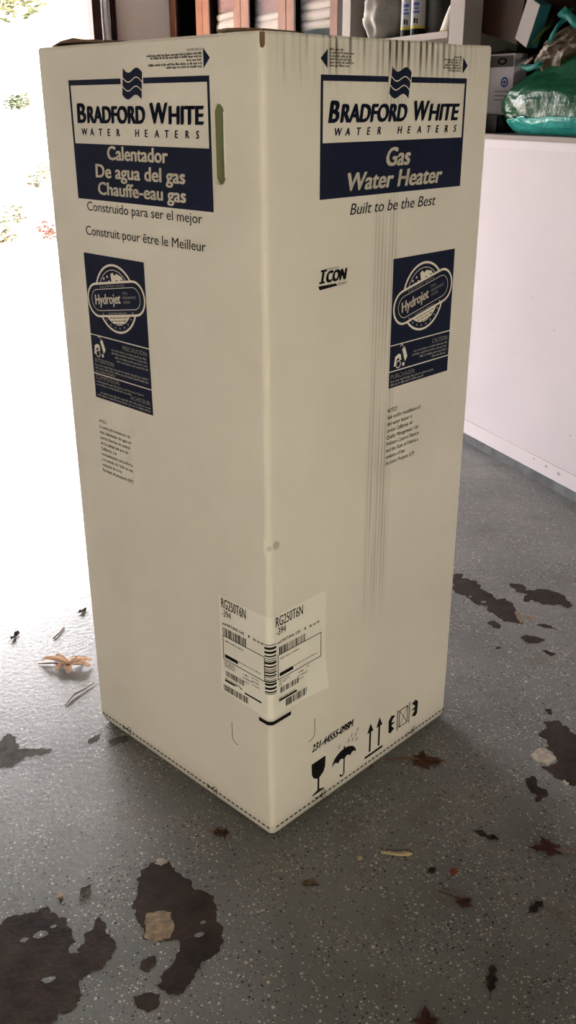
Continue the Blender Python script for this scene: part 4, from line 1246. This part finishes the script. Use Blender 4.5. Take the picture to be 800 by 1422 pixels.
# small printed box standing on the tray
BOXL = mat('printed_box', (0.70, 0.66, 0.76), 0.6, var=0.05, spec=0.05)
BOXG = mat('printed_box_grey', (0.10, 0.09, 0.09), 0.5)
BOXB = mat('printed_blue', (0.03, 0.08, 0.35), 0.5)
t = empty('printed_box', (1.975, 2.235, LZ + 0.069), 0.0)
meta(t, 'small lavender printed box with round blue logo next to the green sack', 'box')
t.rotation_euler = (0.0, 0.0, 0.25)
bd = bobj('body', box_bm(-0.04, -0.075, 0.0, 0.04, 0.085, 0.232, bev=0.002), BOXL, t)
# its front looks towards the room; print on that side
def fr(name, y0, z0, y1, z1, m, lv=0, parent=None):
    x = -0.0404 - 0.0003 * lv
    return mobj(name, [(x, y0, z0), (x, y1, z0), (x, y1, z1), (x, y0, z1)], [(0, 1, 2, 3)], m, parent or bd)
fr('header_band', -0.071, 0.182, 0.082, 0.225, BOXG)
def fdisc(name, y, z, r, ry, m, lv, a0=0.0, a1=2 * PI, inner=0.0):
    n = 24; x = -0.0404 - 0.0003 * lv
    out = [(x, y + r * math.cos(a0 + (a1 - a0) * k / n), z + ry * math.sin(a0 + (a1 - a0) * k / n)) for k in range(n + 1)]
    if inner:
        inn = [(x, y + r * inner * math.cos(a0 + (a1 - a0) * k / n), z + ry * inner * math.sin(a0 + (a1 - a0) * k / n)) for k in range(n + 1)]
        return mobj(name, out + inn, [(k, k + 1, n + 2 + k, n + 1 + k) for k in range(n)], m, bd)
    return mobj(name, out, [range(n + 1)], m, bd)
fdisc('header_oval', -0.010, 0.204, 0.026, 0.014, CANK, 1, inner=0.55)
fdisc('round_logo', -0.030, 0.125, 0.020, 0.020, BOXB, 1, inner=0.60)
fdisc('logo_centre', -0.030, 0.125, 0.009, 0.007, BOXB, 1)
for k in range(3): fr('print_line', -0.062 + 0.006 * k, 0.088 - 0.016 * k, 0.02, 0.091 - 0.016 * k, BOXG)
fr('barcode_frame', -0.064, 0.012, -0.024, 0.048, CANW)
for k in range(8): fr('barcode_bar', -0.060 + 0.0042 * k, 0.018, -0.0578 + 0.0042 * k, 0.043, BOXG, 1)

# grey bin at the back that carries the leaning carton
DKB = mat('dark_carton', (0.022, 0.010, 0.006), 0.8, var=0.15, spec=0.1)
BIN = mat('bin_grey', (0.03, 0.03, 0.03), 0.7)
t = empty('storage_bin', (2.232, 2.182, LZ))
meta(t, 'dark storage bin at the back of the ledge under the brown carton', 'bin')
b_ = bmesh.new()
vsb = [(-0.15, -0.05), (0.15, -0.05), (0.15, 0.15), (-0.15, 0.15)]
lo = [b_.verts.new((x * .92, y * .92, 0)) for x, y in vsb]; hi = [b_.verts.new((x, y, 0.28)) for x, y in vsb]
b_.faces.new(lo[::-1]); b_.faces.new(hi)
for k in range(4): b_.faces.new((lo[k], lo[(k + 1) % 4], hi[(k + 1) % 4], hi[k]))
bobj('body', b_, BIN, t)
bx('lid', (-0.156, -0.056, 0.280), (0.156, 0.156, 0.298), BIN, t, bev=0.004)
# dark brown carton leaning on the bin
t = empty('dark_carton', (1.850, 2.000, LZ + 0.322))
meta(t, 'dark brown carton tilted at the back of the ledge recess', 'box')
t.rotation_euler = (0.22, 0, 0.0)
bobj('body', box_bm(0.0, 0.003, 0.0, 0.26, 0.325, 0.40, bev=0.004), DKB, t)
bobj('lid_flap', box_bm(0.003, 0.006, 0.401, 0.128, 0.322, 0.405), DKB, t)
bobj('lid_flap', box_bm(0.131, 0.006, 0.401, 0.257, 0.322, 0.405), DKB, t)
bobj('tape', box_bm(0.128, 0.003, 0.4055, 0.132, 0.325, 0.4063), mat('tape', (0.05, 0.03, 0.018), 0.35), t)
# thin white and teal box leaning beside it
TEAL = mat('teal_card', (0.012, 0.10, 0.125), 0.5)
WHT = mat('white_card', (0.22, 0.195, 0.19), 0.7, spec=0.03)
t = empty('teal_box', (1.838, 1.915, LZ + 0.306))
meta(t, 'thin white and teal box leaning over behind the green sack', 'box')
t.rotation_euler = (0.43, 0, 0)
bobj('body', box_bm(0.0, 0.002, 0.0, 0.05, 0.088, 0.155, bev=0.002), TEAL, t)
bobj('front_panel', box_bm(-0.0015, 0.003, 0.001, -0.0001, 0.087, 0.154), WHT, t)

# green sack
SACKG = mat('sack_green', (0.006, 0.045, 0.022), 0.28, var=0.3, vscale=9, bump=0.6, bscale=24, spec=0.05)
SACKT = mat('sack_teal', (0.02, 0.20, 0.18), 0.35, var=0.25, vscale=14, bump=0.7, bscale=26, spec=0.08)
SOIL = mat('sack_contents', (0.07, 0.045, 0.025), 0.7, var=0.5, vscale=30, bump=0.8, bscale=40)
SOILG = mat('sack_leafy', (0.05, 0.11, 0.02), 0.6, var=0.4, vscale=30)
t = empty('green_sack', (1.990, 1.675, LZ + 0.001))
meta(t, 'bulging glossy green plastic sack with teal bottom band on the ledge', 'sack')
def sackpt(a, v, grow=0.0):
    prof = 0.86 + 0.16 * math.sin(PI * min(1, v * 1.5)) - 0.52 * max(0, v - 0.45) ** 1.6 / 0.55 ** 1.6
    if v < 0.08: prof *= 0.90 + 0.10 * math.sqrt(v / 0.08)
    ca, sa = math.cos(a), math.sin(a)
    e = 0.60
    x = 0.195 * math.copysign(abs(ca) ** e, ca) * prof
    y = 0.425 * math.copysign(abs(sa) ** e, sa) * prof
    n1 = noise.noise(Vector((ca * 2.0, sa * 2.0, v * 3.0)))
    n2 = noise.noise(Vector((ca * 7.0 + v * 3, sa * 7.0, v * 4.5 + 9)))
    n3 = abs(noise.noise(Vector((ca * 13.0 + v * 6, sa * 13.0 - v * 4, v * 6 + 2))))
    n4 = abs(noise.noise(Vector((ca * 24.0 + v * 15, sa * 24.0 - v * 12, v * 5))))
    k = 1 + 0.05 * n1 + 0.045 * n2 - 0.06 * n3 - 0.045 * n4 + grow
    if v < 0.05: k = 1 + (k - 1) * v / 0.05
    z = v * 0.315 * (1 + 0.14 * max(0, -sa)) + (0.012 * n2 if v > 0.1 else 0)
    return (max(-0.22, x * k), y * k, max(0.0, z))
bobj('body', blob(lambda a, v: sackpt(a, 0.16 + v * 0.84), 96, 46), SACKG, t, smooth=True)
bobj('base_band', blob(lambda a, v: sackpt(a, v * (0.20 - 0.04 * math.sin(a) + 0.015 * math.sin(a * 5)), 0.012), 96, 14), SACKT, t, smooth=True)
def soil(a, v):
    r = math.sin(PI * (0.12 + 0.86 * v)) ** 0.8
    w = 1 + 0.25 * noise.noise(Vector((math.cos(a) * 3, math.sin(a) * 3, v * 5))) - 0.18 * abs(noise.noise(Vector((math.cos(a) * 8, math.sin(a) * 8, v * 9))))
    return (-0.03 + 0.125 * r * w * math.cos(a), 0.155 + 0.155 * r * w * math.sin(a) - 0.13 * v, 0.20 + 0.20 * v)
bobj('contents', blob(soil, 48, 24), SOIL, t, smooth=False)
def rumple(a, v):
    r = math.sin(PI * (0.1 + 0.85 * v)) ** 0.8
    w = 1 + 0.3 * noise.noise(Vector((math.cos(a) * 3, math.sin(a) * 3, v * 5 + 7))) - 0.22 * abs(noise.noise(Vector((math.cos(a) * 9, math.sin(a) * 9, v * 8 + 1))))
    return (0.03 + 0.15 * r * w * math.cos(a), -0.14 + 0.22 * r * w * math.sin(a), 0.22 + 0.20 * v)
bobj('crumpled_top', blob(rumple, 64, 26), SACKG, t, smooth=True)
# teal torn edges of the mouth
def ribbon(pts, wid, par, name='torn_edge', m=None):
    bm = bmesh.new(); rows = []
    n = len(pts)
    for i, p in enumerate(pts):
        p = Vector(p)
        w = wid * (0.6 + 0.5 * abs(math.sin(i * 1.7)))
        rows.append([bm.verts.new(p + Vector((-0.004, 0.0, -w))), bm.verts.new(p + Vector((-0.012, 0.0, 0))), bm.verts.new(p + Vector((0.006, 0.0, w)))])
    for i in range(n - 1):
        for j in range(2): bm.faces.new((rows[i][j], rows[i + 1][j], rows[i + 1][j + 1], rows[i][j + 1]))
    bmesh.ops.solidify(bm, geom=bm.faces[:], thickness=0.0015)
    return bobj(name, bm, m or SACKT, par, smooth=True)
ribbon([(-0.090, 0.315, 0.262), (-0.120, 0.300, 0.248), (-0.135, 0.27, 0.240), (-0.140, 0.24, 0.236), (-0.145, 0.20, 0.238), (-0.145, 0.17, 0.246), (-0.145, 0.13, 0.254)], 0.013, t)
ribbon([(-0.13, 0.14, 0.300), (-0.14, 0.10, 0.345), (-0.14, 0.07, 0.375), (-0.13, 0.05, 0.40), (-0.11, 0.03, 0.415)], 0.020, t)
ribbon([(-0.12, 0.10, 0.410), (-0.135, 0.06, 0.415), (-0.145, 0.02, 0.400), (-0.150, -0.03, 0.375), (-0.15, -0.09, 0.360), (-0.14, -0.16, 0.350)], 0.018, t)
ribbon([(-0.155, 0.20, 0.31), (-0.155, 0.17, 0.34), (-0.145, 0.14, 0.365), (-0.13, 0.12, 0.385)], 0.012, t, 'leafy_scrap', SOILG)
ribbon([(-0.178, 0.20, 0.248), (-0.182, 0.17, 0.262), (-0.178, 0.15, 0.272)], 0.010, t, 'pale_scrap', mat('sack_pale', (0.35, 0.22, 0.19), 0.6))

# ------------------------------------------------------------------ outdoors
CONC = mat('driveway', (0.50, 0.46, 0.42), 0.85, var=0.1, vscale=1.5, bump=0.1)
LAWN = mat('dry_lawn', (0.50, 0.45, 0.33), 0.95, var=0.2, vscale=2.0)
def terrain(y):
    if y < 9.5: return 0.0
    if y < 22: return (y - 9.5) * 0.108
    return 1.35
st(bx('driveway', (-9, 6.55, -0.14), (8, 9.5, -0.01), CONC), 'sunlit concrete driveway outside the door')
rows_y = [9.5, 12, 15, 18, 22, 26, 34, 60]
vv, ff = [], []
for y in rows_y:
    for x in (-30, 0, 30): vv.append((x, y, terrain(y) - 0.012))
for i in range(len(rows_y) - 1):
    for j in range(2):
        a_ = i * 3 + j
        ff.append((a_, a_ + 1, a_ + 4, a_ + 3))
st(mobj('ground', vv, ff, LAWN), 'sunlit dry lawn rising beyond the driveway')
LEAVES = {'yg': mat('foliage_yellow_green', (0.026, 0.029, 0.004), 0.7), 'gr': mat('foliage_green', (0.014, 0.022, 0.005), 0.7), 'or': mat('foliage_orange', (0.050, 0.0115, 0.004), 0.7)}
BARK = mat('bark', (0.16, 0.11, 0.09), 0.9)
def foliage(name, c, rad, n, size, m, parent, seed, base):
    r = random.Random(seed)
    bm = bmesh.new()
    for _ in range(n):
        d = Vector((r.gauss(0, 1), r.gauss(0, 1), r.gauss(0, 1))).normalized() * (r.random() ** 0.4)
        p = Vector(c) + Vector((d.x * rad[0], d.y * rad[1], d.z * rad[2])) - Vector(base)
        q = Matrix.Rotation(r.uniform(0, 6.28), 3, 'Z') @ Matrix.Rotation(r.uniform(-1.2, 1.2), 3, 'X')
        s_ = size * r.uniform(0.6, 1.3)
        bm.faces.new([bm.verts.new(p + q @ Vector(k)) for k in ((-s_, 0, 0), (0, -s_ * .45, s_ * .1), (s_, 0, 0), (0, s_ * .45, s_ * .1))])
    o = bobj(name, bm, m, parent)
    o['kind'] = 'stuff'
    return o
# young tree
tx, ty = 1.93, 14.56
t = empty('young_tree', (tx, ty, terrain(ty) - 0.02))
meta(t, 'slender young tree with yellow green leaves outside the door', 'tree')
base = Vector(t.location)
bobj('trunk', tube([(0, 0, 0), (0.01, 0, 1.2), (-0.02, 0, 2.2), (-0.1, 0, 3.2)], [0.022, 0.018, 0.014, 0.006], 7), BARK, t)
for k, (dx, dz) in enumerate(((-0.6, 0.5), (0.4, 0.35), (-0.35, 0.8), (0.25, 0.7))):
    bobj('branch', tube([(-0.01, 0, 2.0 + 0.2 * k), (dx * .5, 0.1, 2.15 + dz * .6 + .1 * k), (dx, 0.15, 2.1 + dz + .1 * k)], [0.010, 0.006, 0.003], 5), BARK, t)
foliage('foliage', (1.55, ty, 2.98), (0.85, 0.7, 0.44), 2000, 0.066, LEAVES['yg'], t, 1, base)
# shrubs at the top of the slope
for k, (x, y, lab, mm) in enumerate(((2.63, 21.5, 'round green shrub at the top of the bright slope', 'gr'), (3.05, 23.0, 'yellow green shrub farther along the bright slope', 'yg'))):
    t = empty('shrub', (x, y, terrain(y) - 0.02))
    meta(t, lab, 'shrub', 'shrubs on the slope')
    for j in range(3):
        bobj('stem', tube([(0, 0, 0), (0.06 * (j - 1), 0, 0.15), (0.12 * (j - 1), 0.03, 0.28)], [0.012, 0.009, 0.004], 5), BARK, t)
    foliage('foliage', (x, y, terrain(y) + 0.20), (0.26, 0.2, 0.17), 340, 0.055, LEAVES[mm], t, 20 + k, t.location)
# low bed plants
for k, (x, y, lab, mm) in enumerate(((1.85, 13.6, 'spiky yellow green bed plant beside the carton edge', 'yg'), (1.62, 12.9, 'sparse green bed plant just below the spiky plant', 'gr'),
                                     (0.74, 9.75, 'yellow green bed plant at the left picture edge', 'yg'), (1.00, 10.7, 'low yellow bed plant between the bed plants of orange leaves', 'yg'), (1.26, 9.85, 'orange tinted bed plant closest to the carton', 'or'))):
    t = empty('bed_plant', (x, y, terrain(y) - 0.02))
    meta(t, lab, 'plant', 'low plants in the bed outside')
    bobj('stem', tube([(0, 0, 0), (0.01, 0, 0.06), (0.03, 0.01, 0.13)], [0.006, 0.005, 0.003], 5), BARK, t)
    foliage('foliage', (x, y, terrain(y) + 0.10), (0.18, 0.22, 0.12), 130, 0.042, LEAVES[mm], t, 50 + k, t.location)
    foliage('dry_leaf', (x, y, terrain(y) + 0.06), (0.18, 0.22, 0.08), 40, 0.036, LEAVES['or'], t, 70 + k, t.location)
r = random.Random(4)
for k in range(34):
    if k < 24: x, y = r.uniform(0.65, 1.35), r.uniform(9.2, 10.6)
    else: x, y = r.uniform(0.5, 1.3), r.uniform(7.0, 9.2)
    if k == 30: x, y = 0.885, 7.67
    s_ = r.uniform(0.022, 0.05); a_ = r.uniform(0, 6.28)
    pts = [(math.cos(a_ + 2 * PI * j / 9) * s_ * (1 if j % 2 else .55), math.sin(a_ + 2 * PI * j / 9) * s_ * (1 if j % 2 else .55), 0.004 + 0.012 * (j % 2)) for j in range(9)]
    o = mobj('fallen_leaf', pts + [(0, 0, 0.002)], [(j, (j + 1) % 9, 9) for j in range(9)], LEAVES['or'] if k % 4 else LEAVES['yg'])
    o.location = (x, y, terrain(y) - 0.008)
    tone = 'orange' if k % 4 else 'yellow green'
    spot = 'in the planting bed outside the door' if k < 24 else ('on the concrete driveway just outside the door' if k != 30 else 'alone on the driveway beside the carton edge')
    meta(o, 'small fallen ' + tone + ' leaf ' + spot, 'leaf', 'fallen ' + tone + ' leaves ' + ('in the bed' if k < 24 else 'on the driveway'))
# pale house beyond
HW = mat('house_white', (0.62, 0.58, 0.54), 0.8)
HT = mat('house_tan', (0.30, 0.20, 0.15), 0.8)
t = empty('house', (8.0, 29.0, 1.33))
meta(t, 'pale house with tan porch post far outside the door', 'house')
def hb(name, a_, b__, m): return bx(name, a_, b__, m, t)
hb('wall', (-4.5, 0, 0), (7, 6, 3.2), HW)
hb('porch_post', (-2.42, -1.2, 0), (-2.16, -1.0, 2.9), HT)
hb('porch_post', (1.2, -1.2, 0), (1.4, -1.0, 2.9), HT)
w_ = hb('window', (-3.1, -0.05, 1.0), (-2.3, 0.0, 1.95), HT)
bx('pane', (-3.04, -0.06, 1.06), (-2.36, -0.05, 1.88), HW, w_)
hb('door', (-0.6, -0.05, 0), (0.4, 0.0, 2.1), HT)
rf = mobj('roof', [(-5, -1.6, 3.0), (7.5, -1.6, 3.0), (7.5, 3, 5.2), (-5, 3, 5.2), (-5, 7, 3.0), (7.5, 7, 3.0)], [(0, 1, 2, 3), (3, 2, 5, 4), (0, 3, 4), (1, 5, 2)], mat('roof', (0.2, 0.13, 0.12), 0.9), t)
